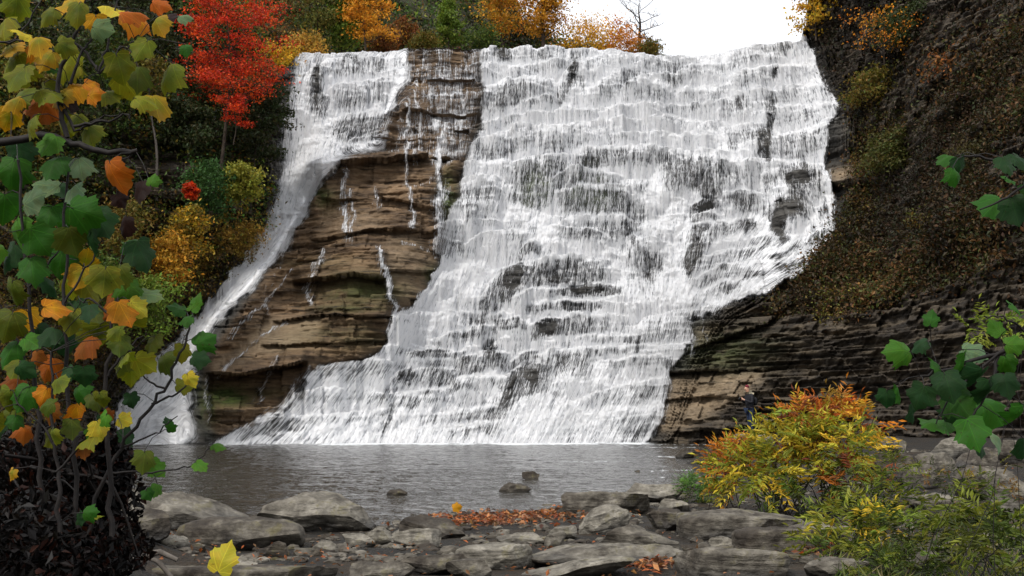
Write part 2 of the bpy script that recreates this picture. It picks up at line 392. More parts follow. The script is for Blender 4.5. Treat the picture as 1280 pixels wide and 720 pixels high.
ter = slope * 0.78 * (base - hh + 0.5 * ht) + slope * 0.22 * (L2[k2] - h2 + 0.2)
ter = ter * AUT
# jointed blocks
wk = 1.6 + 3.2 * rnd(k, 5); cell = np.floor((X + 7 * rnd(k, 6) + 0.25 * fb2(Z * .7, X * .3, 2, 60)) / wk)
blk = (rnd(k * 131 + cell.astype(int) * 17, 8) - 0.5)
cell2 = np.floor((X + 3 * rnd(k2, 16)) / (0.8 + 1.6 * rnd(k2, 17)))
blk2 = (rnd(k2 * 57 + cell2.astype(int) * 31, 9) - 0.5)
lump = fb2(X * 0.17, Z * 0.14, 3, 70)
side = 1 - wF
isrock = 1 - np.clip(D0 * 1.6, 0, 1)
lam = fb2(X * 0.12 + 3, Z * 3.2 + 0.8 * fb2(X * .15, Z * .1, 2, 90), 3, 80)          # thin beds
SX = X - Y * 1.3 * side
lam = np.where(side > .5, fb2(SX * 0.15 + 3, Z * 2.2 + 0.8 * fb2(SX * .15, Z * .1, 2, 90), 3, 81), lam)
fine = fb2(SX * 1.6, Z * 2.4, 4, 85)
lowr = sstep(780, 840, PX) * sstep(395, 430, PY)
chunk = fb3(X * .35, Y * .35, Z * .5, 4, 95, .6) + .5 * vn2(np.floor(SX / 1.7 + .5 * np.floor(Z / .9)), np.floor(Z / .9 + .4 * fb2(SX * .2, Z * .2, 2, 96)), 97)
water_ = np.clip(D0 * 1.5, 0, 1)
_bg = 1 - .75 * np.clip(_beige(PX, PY) * 1.3, 0, 1)
ter = ter * _bg; blk = blk * _bg; lam = lam * (.35 + .65 * _bg); blk2 = blk2 * _bg
det = ter + water_ * (1 - 0.7 * wL) * (1.5 * (dome - 0.45) + 0.9 * (dome2 - 0.45)) + lump * (1.0 + 1.2 * side) + blk * (0.8 + 0.3 * isrock) + blk2 * 0.24 * (0.5 + isrock) + lam * 0.24 * (0.2 + isrock) + fine * 0.22 + side * ((1.5 - .8 * lowr) * chunk + .5 * lam) + _bg * lowr * .9 * (L2[k2] - h2 + .25) * 1.5
Yr = Y + det

# the ledges the water comes down, traced one by one: points, how far it stands out (m), height of the drop (px), how thin the water is over it
WL = [([(600,62),(660,62),(740,63)], .9, 15, .30), ([(575,88),(600,80),(650,83),(700,79),(760,72),(800,69)], .9, 16, .22), ([(604,108),(625,103),(668,99),(690,100)], 1.3, 34, .38),
 ([(742,114),(752,102),(780,90),(820,73),(858,70)], 1.4, 34, .34), ([(775,116),(790,103),(820,97),(856,90)], 1.3, 32, .30), ([(700,100),(715,84),(735,80)], .9, 40, .3), ([(640,137),(665,125),(692,122),(702,128)], 1.1, 18, .12),
 ([(600,152),(640,143),(700,138),(760,135),(820,131),(905,127)], 1.0, 14, .10), ([(588,176),(612,171),(650,155),(690,157),(740,152),(790,150)], 1.4, 32, .34), ([(800,150),(850,146),(910,152)], .8, 18, .14), ([(770,168),(830,165),(890,168)], .8, 14, .10),
 ([(558,205),(600,204),(640,200),(670,196),(724,195)], 1.7, 20, .10), ([(640,204),(665,198),(700,196),(724,197)], 1.2, 62, .52), ([(725,187),(760,186),(800,184),(835,187)], 1.9, 30, .46), ([(832,188),(860,187),(902,190)], 1.5, 60, .52),
 ([(574,228),(590,222),(622,223)], 1.4, 62, .34), ([(692,226),(713,212),(742,216),(800,226)], 1.3, 18, .22), ([(702,240),(740,234),(780,237)], 1.3, 40, .50), ([(778,228),(800,226),(812,230)], 1.0, 60, .30),
 ([(540,284),(560,277),(577,276)], 1.2, 50, .36), ([(688,284),(712,274),(730,273),(780,272),(792,280)], 1.5, 32, .36), ([(580,306),(600,294),(640,288),(652,292)], 1.2, 26, .22), ([(650,312),(662,301),(673,304)], .9, 18, .5), ([(724,292),(745,289),(760,300)], .8, 20,.3),
 ([(602,372),(612,352),(630,338),(648,331)], 1.5, 44, .58), ([(650,332),(690,322),(725,320),(752,326)], 1.6, 34, .50), ([(800,300),(815,297),(830,305)], .8, 50, .25), ([(785,300),(793,296),(800,300)], .9, 60, .3),
 ([(643,372),(665,362),(712,362)], 1.0, 12, .30), ([(712,360),(740,356),(775,358)], .8, 14, .55), ([(660,378),(700,376),(745,377),(790,380)], .8, 16, .40), ([(560,375),(585,362),(605,360)], 1.0, 30, .2),
 ([(876,236),(884,216),(905,205),(935,203)], 1.3, 44, .30), ([(935,203),(960,202),(1000,204),(1024,206)], 1.5, 34, .25), ([(985,215),(1005,208),(1030,222)], .9, 38, .5), ([(866,256),(880,251),(898,252)], 1.0, 14, .7), ([(866,270),(890,264),(900,268)], 1.0, 12, .7),
 ([(884,290),(898,276),(932,272)], 1.2, 24, .42), ([(905,244),(930,238),(950,242)], 1.0, 26, .48), ([(935,300),(950,290),(962,292)], .9, 26, .36), ([(880,322),(910,312),(950,308)], .9, 22, .30), ([(870,350),(905,332),(950,328)], .9, 22, .30), ([(985,330),(1010,318),(1035,300)], .9, 20, .38), ([(970,318),(1000,300),(1040,282)], .8, 16, .34), ([(862,372),(890,358),(930,350)], .8, 18, .28),
 ([(905,72),(940,62),(975,56),(1008,55)], .9, 22, .24), ([(905,100),(930,94),(965,86),(1010,80)], .9, 22, .24), ([(900,126),(935,118),(962,118)], .9, 26, .26), ([(968,112),(1000,108),(1034,112)], 1.0, 22, .26), ([(968,138),(1005,132),(1046,134)], .9, 22, .22), ([(965,170),(990,168),(1018,160),(1046,148)], 1.5, 34, .46), ([(905,160),(930,156),(950,158)], .9, 30, .36), ([(850,112),(880,106),(905,108)], .8, 26, .24), ([(860,85),(885,80),(905,82)], .7, 18, .2),
 ([(486,397),(510,394),(560,388),(600,392)], 1.2, 34, .26), ([(540,425),(575,412),(600,408)], 1.1, 24, .36), ([(600,400),(625,392),(655,394)], 1.0, 26, .36), ([(575,447),(595,443),(602,446)], 1.2, 28, .62), ([(603,440),(618,437),(634,441)], 1.2, 32, .5), ([(468,433),(500,431),(540,434)], .9, 14, .12), ([(512,440),(545,437),(574,440)], .8, 10, .5),
 ([(405,458),(440,450),(500,451)], 1.2, 28, .26), ([(480,480),(498,464),(514,460)], 1.3, 26, .5), ([(514,464),(540,460),(570,462)], 1.0, 30, .40), ([(570,472),(600,470),(640,470)], .9, 18, .26), ([(378,490),(400,485),(480,486)], .9, 22, .20), ([(480,492),(520,489),(560,486)], .9, 22, .24), ([(385,520),(430,516),(480,512)], .7, 16, .14), ([(540,516),(580,512),(620,508)], .8, 18, .2), ([(300,532),(340,520),(375,522)], .6, 20, .42), ([(560,535),(600,530),(618,530)], .6, 16, .24),
 ([(698,398),(716,392),(738,394)], 1.4, 26, .58), ([(738,396),(760,393),(790,396)], 1.0, 22, .34), ([(792,410),(810,397),(840,390),(868,388),(888,384)], 1.5, 42, .34), ([(866,404),(880,398),(890,396)], 1.0, 38, .56), ([(690,425),(740,420),(795,420)], .9, 12, .34), ([(672,444),(690,436),(735,434)], 1.5, 46, .46), ([(735,435),(800,433),(858,430)], 1.0, 12, .22), ([(640,448),(656,438),(672,436)], .8, 14, .5), ([(630,470),(650,458),(676,455)], 1.6, 44, .66), ([(760,452),(800,447),(838,446)], .8, 14, .26), ([(625,400),(648,396),(655,402)], .9, 16, .5),
 ([(668,404),(684,398),(698,400)], 1.5, 24, .85), ([(700,508),(760,486),(830,470)], .5, 26, .16), ([(790,548),(805,520),(822,505)], .7, 30, .3),
 ([(400,78),(440,72),(480,70)], .8, 24, .34), ([(400,120),(430,105),(480,100)], .8, 36, .34), ([(420,150),(455,146),(492,140)], .9, 34, .36), ([(385,92),(395,84),(404,88)], .9, 60, .45), ([(392,205),(415,196),(440,176),(478,172)], .9, 12, .1), ([(425,186),(450,182),(478,180)], .7, 18, .4),
 ([(515,100),(560,98),(602,100)], .5, 18, .25), ([(530,122),(560,118),(604,120)], .6, 20, .25), ([(520,158),(560,155),(590,156)], .6, 30, .28)]
WD = np.zeros_like(Y); WY = np.zeros_like(Y)
for n_, (pts, t_, h_, v_) in enumerate(WL):
    xs = [q[0] for q in pts]; ys = [q[1] for q in pts]
    c0, c1 = np.searchsorted(cols, xs[0] - 16), np.searchsorted(cols, xs[-1] + 16)
    px_ = PX[:, c0:c1]; py_ = PY[:, c0:c1]
    yl = np.interp(px_, xs, ys) + 1.6 * fb2(px_ * .09, px_ * 0 + n_, 3, 320) + 1.3 * vn2(np.floor(px_ / 9.0), px_ * 0 + n_, 321)
    wx = 5 + (xs[-1] - xs[0]) * .10
    ins = sstep(xs[0] - wx, xs[0] + wx * .6, px_) * (1 - sstep(xs[-1] - wx * .6, xs[-1] + wx, px_))
    dy = py_ - yl; hh_ = h_ * (1 + .25 * fb2(px_ * .06, px_ * 0 + n_, 2, 325)); q = dy / hh_
    WY[:, c0:c1] += ins * np.where(dy < 0, .62 * t_ * np.exp(dy / (5 + .22 * h_)), -.38 * t_ * np.exp(-np.maximum(q, 0) ** 2 * 1.2))
    bell_ = sstep(.06, .30, q) * (1 - sstep(.72, 1.05, q))
    rag = 1 + .5 * fb2(px_ * .25, px_ * 0 + n_, 2, 330)
    WD[:, c0:c1] += ins * (-v_ * rag * bell_ * .80 + .30 * np.exp(-((dy + 1.0) / 2.2) ** 2) + .16 * np.exp(-((q - 1.12) / .16) ** 2))
Yr = Yr + WY * 1.35
# wet hollows under the buttress edge
Yr = Yr + 1.0 * np.exp(-((PX - 300) / 60.0) ** 2 - ((PY - 492) / 14.0) ** 2) + 2.0 * np.exp(-((PX - 1090) / 80.0) ** 2 - ((PY - 195) / 16.0) ** 2)
def _ledge(pts, amt, decay):
    xs = [q[0] for q in pts]; ys = [q[1] for q in pts]
    yl = np.interp(PX, xs, ys) + 1.5 * fb2(PX * .05, PX * 0, 2, 300 + int(xs[0]))
    inside = sstep(xs[0] - 6, xs[0] + 6, PX) * (1 - sstep(xs[-1] - 6, xs[-1] + 6, PX))
    dy = PY - yl
    return amt * inside * np.where(dy > 0, 1.3 * np.exp(-dy / decay), -0.6 * np.exp(dy / 9.0))
for q in [([(398,216),(425,205),(560,196)], 1.2, 26), ([(400,250),(470,246),(545,262)], .5, 12), ([(390,300),(480,285),(545,290)], .7, 14), ([(370,352),(440,344),(480,350)], 1.4, 20), ([(480,340),(545,338)], .6, 14),
          ([(345,400),(420,392),(500,396)], .6, 10), ([(330,432),(485,424)], .5, 8), ([(262,466),(300,468),(380,452)], 2.2, 34), ([(255,512),(360,508)], -1.0, 20), ([(512,100),(600,102)], .4, 10), ([(505,140),(596,142)], .5, 12),
          ([(820,500),(900,496),(980,500)], .5, 8), ([(835,465),(960,462)], .9, 12), ([(850,540),(930,534),(1080,500)], .8, 12), ([(1030,232),(1100,228)], 1.4, 22), ([(870,436),(960,405),(1010,360)], .9, 14), ([(350,90),(362,92)],0,5)]:
    Yr = Yr + _ledge(*q)
# big boulders standing in the flow on the right
Yr = Yr - 1.6 * np.exp(-(((PX - 985) / 26.0) ** 2 + ((PY - 265) / 16.0) ** 2) ** 2) - 1.3 * np.exp(-(((PX - 870) / 16.0) ** 2 + ((PY - 315) / 28.0) ** 2) ** 2) - 1.0 * np.exp(-(((PX - 1000) / 30.0) ** 2 + ((PY - 228) / 20.0) ** 2) ** 2)
zc = Yr * CT + (Z - CH) * ST; Xr = A[None, :] * zc
PXY = (PX, PY)
# crest plateau rows
ext = [(0.5, 0.02), (2.0, 0.05), (6.0, 0.1), (16.0, 0.1), (34.0, 0.0)]
def with_ext(Xa, Ya, Za):
    xs = [Xa]; ys = [Ya]; zs = [Za]
    for dy, dz in ext:
        yy = Ya[-1:] + dy; xs.append(Xa[-1:] * (yy / Ya[-1:])); ys.append(yy); zs.append(Za[-1:] + dz)
    return np.concatenate(xs), np.concatenate(ys), np.concatenate(zs)
def padr(a): return np.concatenate([a] + [a[-1:]] * len(ext))
Yr = Yr + over * 1.2; X3, Y3, Z3 = with_ext(A[None, :] * (Yr * CT + (Z - CH) * ST), Yr, Z)
NR = X3.shape[0]
wet = np.clip(blur(np.clip(D0, 0, 1), 6) * 1.5, 0, 1)
def rock_material():
    b = N('layered_rock')
    geo = b.n('NewGeometry').outputs['Position']
    wet_, br, mo, be, sd_ = b.attr('wet'), b.attr('brown'), b.attr('moss'), b.attr('beige'), b.attr('side')
    n1 = b.noise(b.vmul(geo, (0.35, 0.35, 2.6)), 1.0, 6, 0.6)
    n2 = b.noise(geo, 0.45, 5, 0.6)
    n3 = b.noise(b.vmul(geo, (1.4, 1.4, 9.0)), 1.0, 5, 0.65)
    brown = b.ramp(n1, [(0.28, (0.035, 0.022, 0.013)), (0.42, (0.10, 0.064, 0.036)), (0.58, (0.19, 0.122, 0.066)), (0.74, (0.30, 0.205, 0.125))])
    grey = b.ramp(n1, [(0.3, (0.020, 0.019, 0.017)), (0.5, (0.055, 0.052, 0.047)), (0.75, (0.125, 0.118, 0.105))])
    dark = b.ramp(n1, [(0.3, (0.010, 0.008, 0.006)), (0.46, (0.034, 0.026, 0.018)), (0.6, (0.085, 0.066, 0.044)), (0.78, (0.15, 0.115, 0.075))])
    c = b.mix(br, grey, brown)
    c = b.mix(b.math('MULTIPLY', b.sst(b.noise(geo, 0.22, 4, .6), .44, .6), .6), c, b.mix(1.0, c, (.42, .40, .38), 'MULTIPLY'))
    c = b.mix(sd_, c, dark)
    c = b.mix(b.math('MULTIPLY', be, b.ramp(n2, [(0.3, 0.45), (0.6, 1.0)])), c, b.ramp(n3, [(0.3, (0.12, 0.085, 0.05)), (0.7, (0.30, 0.225, 0.145))]))
    c = b.mix(b.math('MULTIPLY', wet_, 0.4), c, (0.022, 0.021, 0.020))
    c = b.mix(b.math('MULTIPLY', b.math('MULTIPLY', mo, 1.35, clamp=True), b.sst(n2, 0.3, 0.5)), c, b.ramp(n3, [(0.3, (0.016, 0.028, 0.006)), (0.7, (0.075, 0.10, 0.02))]))
    c = b.mix(b.ramp(b.noise(b.vmul(geo, (0.5, 0.5, 7.0)), 1.0, 3, 0.5), [(0.33, 0.8), (0.385, 0.0)]), c, (0.012, 0.009, 0.006))
    rough = b.math('SUBTRACT', 0.82, b.math('MULTIPLY', wet_, 0.3))
    nrm = b.bump(b.math('ADD', n3, b.noise(geo, 3.0, 6, 0.65)), 0.9, 0.10)
    return b.done(b.bsdf(c, rough, nrm, 0.35))
M_ROCK = rock_material()
colr = lambda a: padr(a).ravel()
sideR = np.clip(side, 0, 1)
V = np.stack([X3, Y3, Z3], -1).reshape(-1, 3)
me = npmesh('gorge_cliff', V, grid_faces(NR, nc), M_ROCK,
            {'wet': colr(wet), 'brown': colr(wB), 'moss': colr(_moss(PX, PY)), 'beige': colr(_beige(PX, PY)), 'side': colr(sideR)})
tag(link('gorge_cliff', me), 'layered brown and dark rock cliff carrying the waterfall', 'cliff', kind='structure')

# ------------------------------------------------------------------ the falling water
psi = _psi(PX, PY); _k = np.clip(0.5 + .5 * wB * (PY < 320), 0, 1) * (1 - wL) * (1 - .7 * sstep(880, 960, PX) * sstep(250, 320, PY)); um = psi * 0.0685 * (1 - _k) + X * 1.05 * _k
arc = (1 - p1) ** 2
thr = slope * 0.78 * ht
strk = fb2(um * 2.6, Z * 0.45, 3, 100); strk2 = fb2(um * 6.5, Z * 1.3, 2, 110)
veil = np.clip(0.50 - 0.2 * sstep(780, 860, PX) * sstep(300, 200, PY) + 0.9 * vn2(X / 2.6 + 11 * rnd(k, 31), k * 1.7, 32) + 0.35 * vn2(X / 1.1, k * 2.3, 33), 0, 1.15) * (1 - 0.75 * wL)
bell = sstep(0.10, 0.45, p1) * (1 - sstep(0.86, 0.97, p1))
foamb = sstep(0.30, 0.0, p1)
Dn = D0 + (.05 - .13 * sstep(425, 460, PY) * (PX > 300)) * (D0 > .5) + WD * np.clip(D0 * 1.6, 0, 1) + 0.13 * fb2(X * 0.35, Z * 0.5, 3, 120) + np.where(D0 > 0.25, 0.07 * foamb - 0.13 * veil * bell + 0.05 * sstep(0.90, 0.98, p1) - 0.08 * (1 - wL) * sstep(.2, .6, p2) * (1 - sstep(.8, .95, p2)), 0)
Dn = np.where(D0 > 0.35, np.maximum(Dn, 0.36 + 0.2 * (D0 - 0.5)), Dn)
Dn = np.where(D0 < 0.06, 0, np.minimum(Dn, 1.02))
body = np.clip(D0, 0, 1)
off = 1.1 * np.exp(-np.maximum(Z, 0) / .45) * body + 0.05 + 0.42 * np.minimum(thr, 2.5) * arc * body + 0.16 * strk * body + 0.22 * strk2 * body + 0.30 * fb2(X * 1.5, Z * 1.7, 4, 130, .6) * body * (1 - .6 * wL)
Ys = Y + ter + water_ * (1 - 0.7 * wL) * (1.5 * (dome - 0.45) + 0.6 * (dome2 - 0.45)) + lump * 1.0 + blk * 0.45 + blk2 * 0.1 + WY * 1.25            # the sheet rides the steps, not every joint
Yw = np.minimum(Yr - 0.09, Ys * 0.55 + Yr * 0.45 - off)
for i_ in range(nr - 2, -1, -1): Yw[i_] = np.minimum(Yw[i_], Yw[i_ + 1] + 0.014)      # falling water is never undercut
Yw = np.where(D0 < 0.5, Yr - 0.05 - off * 0.3, Yw)
zc = Yw * CT + (Z - CH) * ST; Xw = A[None, :] * zc
Yw = np.minimum(Yw + over * 1.2, Yr - 0.04); Xw = A[None, :] * (Yw * CT + (Z - CH) * ST)
X4, Y4, Z4 = with_ext(Xw, Yw, Z + 0.03); Dn4 = padr(Dn).copy(); Dn4[-len(ext):] = np.clip(Dn4[-len(ext):], 0, .8)
keepv = (Dn4 > 0.0) & (padr(over) < 8) & (padr(Z) > -0.3)
kq = keepv[:-1, :-1] | keepv[1:, :-1] | keepv[:-1, 1:] | keepv[1:, 1:]
Fw = grid_faces(NR, nc, kq)
flow = np.stack([padr(um), padr(Z), 0 * Z4], -1).reshape(-1, 3)
Vw, Fw, (dn_, fl_) = compact(np.stack([X4, Y4, Z4], -1).reshape(-1, 3), Fw, [Dn4.ravel(), flow])
def water_material():
    b = N('white_water')
    fl = b.attr('flow', 'Vector'); dn = b.attr('dens')
    n1 = b.noise(b.vmul(fl, (3.0, 0.35, 1)), 1.0, 3, 0.6, 0.6)
    n2 = b.noise(b.vmul(fl, (8.5, 0.8, 1)), 1.0, 4, 0.65, 0.9)
    n3 = b.noise(b.vmul(fl, (17.0, 2.6, 1)), 1.0, 3, 0.7, 0.5)
    s_ = b.math('ADD', b.math('MULTIPLY', n1, 0.26), b.math('ADD', b.math('MULTIPLY', n2, 0.42), b.math('MULTIPLY', n3, 0.32)))
    s_ = b.math('MULTIPLY_ADD', b.math('SUBTRACT', s_, 0.5), 4.2, 0.5)
    e = b.math('ADD', s_, dn)
    al = b.math('MAXIMUM', b.math('MULTIPLY', b.sst(e, 0.58, 1.34), 0.98), b.math('MULTIPLY', b.sst(dn, 0.25, 0.9), 0.34))
    ec = b.math('ADD', b.math('MULTIPLY', dn, 0.22), b.math('ADD', b.math('MULTIPLY', s_, 0.55), 0.14))
    colr_ = b.ramp(ec, [(0.28, (0.46, 0.48, 0.52)), (0.46, (0.76, 0.775, 0.81)), (0.60, (0.93, 0.935, 0.955)), (0.85, (0.95, 0.95, 0.96))])
    nrm = b.bump(b.math('ADD', n1, b.math('ADD', n2, n3)), 1.0, 0.22)
    d = b.bsdf(colr_, 0.45, nrm, 0.3)
    tr = b.n('BsdfTranslucent', i_Color=(0.8, 0.83, 0.87, 1)).outputs[0]
    body_ = b.n('MixShader', i_0=0.04); b.t.links.new(d, body_.inputs[1]); b.t.links.new(tr, body_.inputs[2])
    m = b.n('MixShader', i_0=al); b.t.links.new(b.n('BsdfTransparent').outputs[0], m.inputs[1]); b.t.links.new(body_.outputs[0], m.inputs[2])
    return b.done(m.outputs[0])
M_WATER = water_material()
me = npmesh('waterfall', Vw, Fw, M_WATER, {'dens': dn_, 'flow': fl_})
tag(link('waterfall', me), 'white waterfall cascading over stepped rock ledges into the pool', 'waterfall', kind='structure')
# ================================================================== wooded rock slope behind the crest
CP2 = [(-400,60,70),(-400,-200,95),(0,60,100),(0,-200,120),(200,100,108),(200,-200,140),(330,80,112),(350,-200,150),(480,60,128),(500,-200,150),(600,60,138),(600,-200,170),(720,70,168),(720,-200,200),(850,70,190)]
_M2 = tps(CP2)
c2 = np.arange(-400, 860, 4.0); 
def back_top(px): return np.interp(px, [-400, 560, 610, 640, 662, 690, 730, 800, 860], [-240, -240, -60, 0, 40, 56, 58, 64, 72])
r2 = np.linspace(0, 1, 160)
PX2 = np.broadcast_to(c2[None], (160, len(c2))); PY2 = 110 + (back_top(c2)[None] - 110) * r2[:, None]
Y2 = _M2(PX2, PY2)
x2, y2, z2 = P(PX2, PY2, Y2)
dd = 2.6 * fb3(x2 * .12, z2 * .10, y2 * .05, 3, 400) + 0.7 * vn2(np.floor(x2 / 2.2 + z2 * .1), np.floor(z2 / 1.6 + 0.6 * vn2(x2 * .1, z2 * .1, 3)), 405) + 0.4 * fb2(x2 * .5, z2 * 1.6, 3, 410)
x2, y2, z2 = P(PX2, PY2, Y2 + dd)
rk = sstep(430, 500, PX2)
one = np.ones(x2.size)
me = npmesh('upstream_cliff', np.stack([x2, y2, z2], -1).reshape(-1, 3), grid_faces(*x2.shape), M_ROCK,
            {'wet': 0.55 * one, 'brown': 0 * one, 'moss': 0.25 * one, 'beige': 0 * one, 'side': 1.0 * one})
tag(link('upstream_cliff', me), 'dark rock wall of the gorge above the crest', 'cliff', kind='structure')

# ================================================================== banks, pool bed and shore
SH = [(60,590),(118,600),(150,612),(210,628),(310,645),(400,658),(480,658),(520,650),(560,643),(640,643),(690,634),(720,620),(790,614),(850,604),(868,592),(862,576),(852,567),(895,560),(915,552.5),(985,550)]
_sx = []
for a, b in SH:
    Yd = CH * F / (b - 525.0); _sx.append(((a - 640) / F * Yd, Yd))
POOL = [(-34, 96)] + [(-27, 60), (-16, 38)] + _sx[1:] + [(24, 100)]
POOL = np.array(POOL)
def sdf(x, y):
    d = np.full(x.shape, 1e9); n = len(POOL)
    ins = np.zeros(x.shape, bool)
    for i in range(n):
        x1, y1 = POOL[i]; x2_, y2_ = POOL[(i + 1) % n]
        L_ = (x2_ - x1) ** 2 + (y2_ - y1) ** 2
        t = np.clip(((x - x1) * (x2_ - x1) + (y - y1) * (y2_ - y1)) / L_, 0, 1)
        d = np.minimum(d, (x - x1 - t * (x2_ - x1)) ** 2 + (y - y1 - t * (y2_ - y1)) ** 2)
        ins ^= ((y1 > y) != (y2_ > y)) & (x < (x2_ - x1) * (y - y1) / (y2_ - y1 + 1e-12) + x1)
    return np.sqrt(d) * np.where(ins, -1, 1)
def ground_z(x, y):
    x = np.asarray(x, float); y = np.asarray(y, float)
    s = sdf(x, y) + 0.25 * fb2(x * .8, y * .8, 2, 500)
    z = np.where(s < 0, np.maximum(s * 0.25, -0.7), 0.16 * (1 - np.exp(-np.maximum(s, 0) / 0.8)) + 0.010 * np.maximum(s, 0))
    z = z + 0.55 * sstep(4.2, 10, x - 0.05 * y) * sstep(-0.2, 2.5, s) * sstep(60, 30, y)
    z = z + 0.62 * np.exp(-((x - 9.4) / 1.5) ** 2 - ((y - 42.5) / 3.5) ** 2)
    z = z + 0.5 * sstep(0.3, 7, s) * sstep(26, 55, y) * sstep(9.5, 20, x)
    z = z + 1.15 * sstep(-1.4, -3.4, x + 0.12 * y) * sstep(16, 7, y) + 0.7 * sstep(-7, -22, x) * sstep(4, 30, y)
    z = z + 0.05 * fb2(x * 1.5, y * 1.5, 3, 510) * (s > -0.5)
    return z
gyv = np.concatenate([[-150, -80, -40, -20, -10, -5], np.arange(-2, 6, .35), np.arange(6, 30, 0.12), np.arange(30, 60, .3), np.arange(60, 97, 1.0), [110, 140]])
gxv = np.concatenate([[-260, -140, -90, -60, -45], np.arange(-36, -12, 1.0), np.arange(-12, 14, 0.13), np.arange(14, 34, .8), [45, 60, 90, 140, 260]])
GX, GY = np.meshgrid(gxv, gyv)
GZ = ground_z(GX, GY)
def ground_material():
    b = N('dark_gravel')
    geo = b.n('NewGeometry').outputs['Position']
    n1 = b.noise(geo, 1.1, 6, 0.65); n2 = b.noise(geo, 9.0, 6, 0.7)
    vo = b.n('TexVoronoi', i_Vector=geo, i_Scale=22.0)
    c = b.ramp(n2, [(0.3, (0.004, 0.0035, 0.003)), (0.55, (0.014, 0.012, 0.009)), (0.75, (0.05, 0.042, 0.032))])  # near-black tones; shade of the deep gaps between stones is in the colour
    c = b.mix(b.sst(n1, 0.45, 0.65), c, (0.030, 0.020, 0.010))
    c = b.mix(b.sst(b.noise(b.vmul(geo, (1, 1, 1)), 14.0, 4, .7), .62, .72), c, (0.13, 0.05, 0.015))
    nrm = b.bump(b.math('ADD', n2, b.math('MULTIPLY', vo.outputs['Distance'], 0.8)), 1.0, 0.05)
    return b.done(b.bsdf(c, 0.75, nrm, 0.3))
me = npmesh('ground', np.stack([GX, GY, GZ], -1).reshape(-1, 3), grid_faces(*GX.shape), ground_material())
tag(link('ground', me), 'dark gravel and soil of the stream banks', 'ground', kind='structure')
# ================================================================== foliage tools
def leaf_material(name, transl=0.35, rough=0.55):
    b = N(name)
    c = b.attr('c_leaf', 'Color')
    d = b.bsdf(c, rough, None, 0.25)
    t = b.n('BsdfTranslucent', i_Color=b.mix(0.25, c, (1, 1, 0.3), 'MULTIPLY')).outputs[0]
    m = b.n('MixShader', i_0=transl); b.t.links.new(d, m.inputs[1]); b.t.links.new(t, m.inputs[2])
    return b.done(m.outputs[0])
M_LEAF = leaf_material('small_leaves')
def bark_material():
    b = N('bark'); geo = b.n('TexCoord').outputs['Object']
    n1 = b.noise(b.vmul(geo, (3, 3, 0.8)), 2.0, 5, 0.7)
    c = b.ramp(n1, [(0.3, (0.012, 0.009, 0.007)), (0.7, (0.07, 0.052, 0.038))])
    return b.done(b.bsdf(c, 0.85, b.bump(n1, 0.6, 0.05), 0.2))
M_BARK = bark_material()
def bark_grey():
    b = N('pale_bark'); geo = b.n('TexCoord').outputs['Object']
    n1 = b.noise(b.vmul(geo, (3, 3, 0.8)), 2.0, 5, 0.7)
    c = b.ramp(n1, [(0.3, (0.05, 0.042, 0.035)), (0.7, (0.16, 0.14, 0.12))])
    return b.done(b.bsdf(c, 0.85, b.bump(n1, 0.6, 0.05), 0.2))
M_BARKG = bark_grey()

def leaf_cards(C, size, col, seed=0, up=0.35, aspect=0.55, axis=None):
    """little folded leaves: C (n,3) centres, size (n,), col (n,3)"""
    r = np.random.default_rng(seed); n = len(C)
    a = r.normal(size=(n, 3)) if axis is None else axis + 0.45 * r.normal(size=(n, 3))
    a /= np.linalg.norm(a, axis=1, keepdims=True) + 1e-9
    q = r.normal(size=(n, 3)); q[:, 2] += up * 3
    s_ = np.cross(a, q); s_ /= np.linalg.norm(s_, axis=1, keepdims=True) + 1e-9
    nn = np.cross(s_, a)
    L_ = size[:, None]
    fold = 0.12 * L_ * nn
    p0 = C - a * L_ * .5; p2 = C + a * L_ * .5; p1 = C + s_ * L_ * aspect * .5 + fold; p3 = C - s_ * L_ * aspect * .5 + fold
    V_ = np.stack([p0, p1, p2, p3], 1).reshape(-1, 3)
    return V_, np.arange(4 * n).reshape(n, 4), np.repeat(col, 4, axis=0)

def pick(pal, n, r, jit=0.25, w=None):
    pal = np.array(pal, float); i = r.choice(len(pal), n, p=w)
    c = pal[i] * (1 + jit * r.uniform(-1, 1, (n, 1))); return np.clip(c * (1 + 0.08 * r.uniform(-1, 1, (n, 3))), 0.002, 0.9)

class Tubes:
    def __init__(s): s.V = []; s.F = []; s.n = 0
    def add(s, pts, rad, k=6):
        pts = np.asarray(pts, float); m = len(pts); rad = np.broadcast_to(rad, (m,))
        t = np.gradient(pts, axis=0); t /= np.linalg.norm(t, axis=1, keepdims=True) + 1e-9
        ref = np.array([0.31, 0.95, 0.05]) if abs(t[0][1]) < 0.8 else np.array([1.0, 0.1, 0])
        u = np.cross(t, ref); u /= np.linalg.norm(u, axis=1, keepdims=True) + 1e-9; v = np.cross(t, u)
        an = np.linspace(0, 2 * np.pi, k, endpoint=False)
        ring = pts[:, None] + rad[:, None, None] * (np.cos(an)[None, :, None] * u[:, None] + np.sin(an)[None, :, None] * v[:, None])
        s.V.append(ring.reshape(-1, 3)); i = np.arange(m * k).reshape(m, k) + s.n
        j = np.roll(i, -1, axis=1)
        s.F.append(np.stack([i[:-1], j[:-1], j[1:], i[1:]], -1).reshape(-1, 4)); s.n += m * k
    def mesh(s, name, mat): return npmesh(name, np.concatenate(s.V), np.concatenate(s.F), mat)

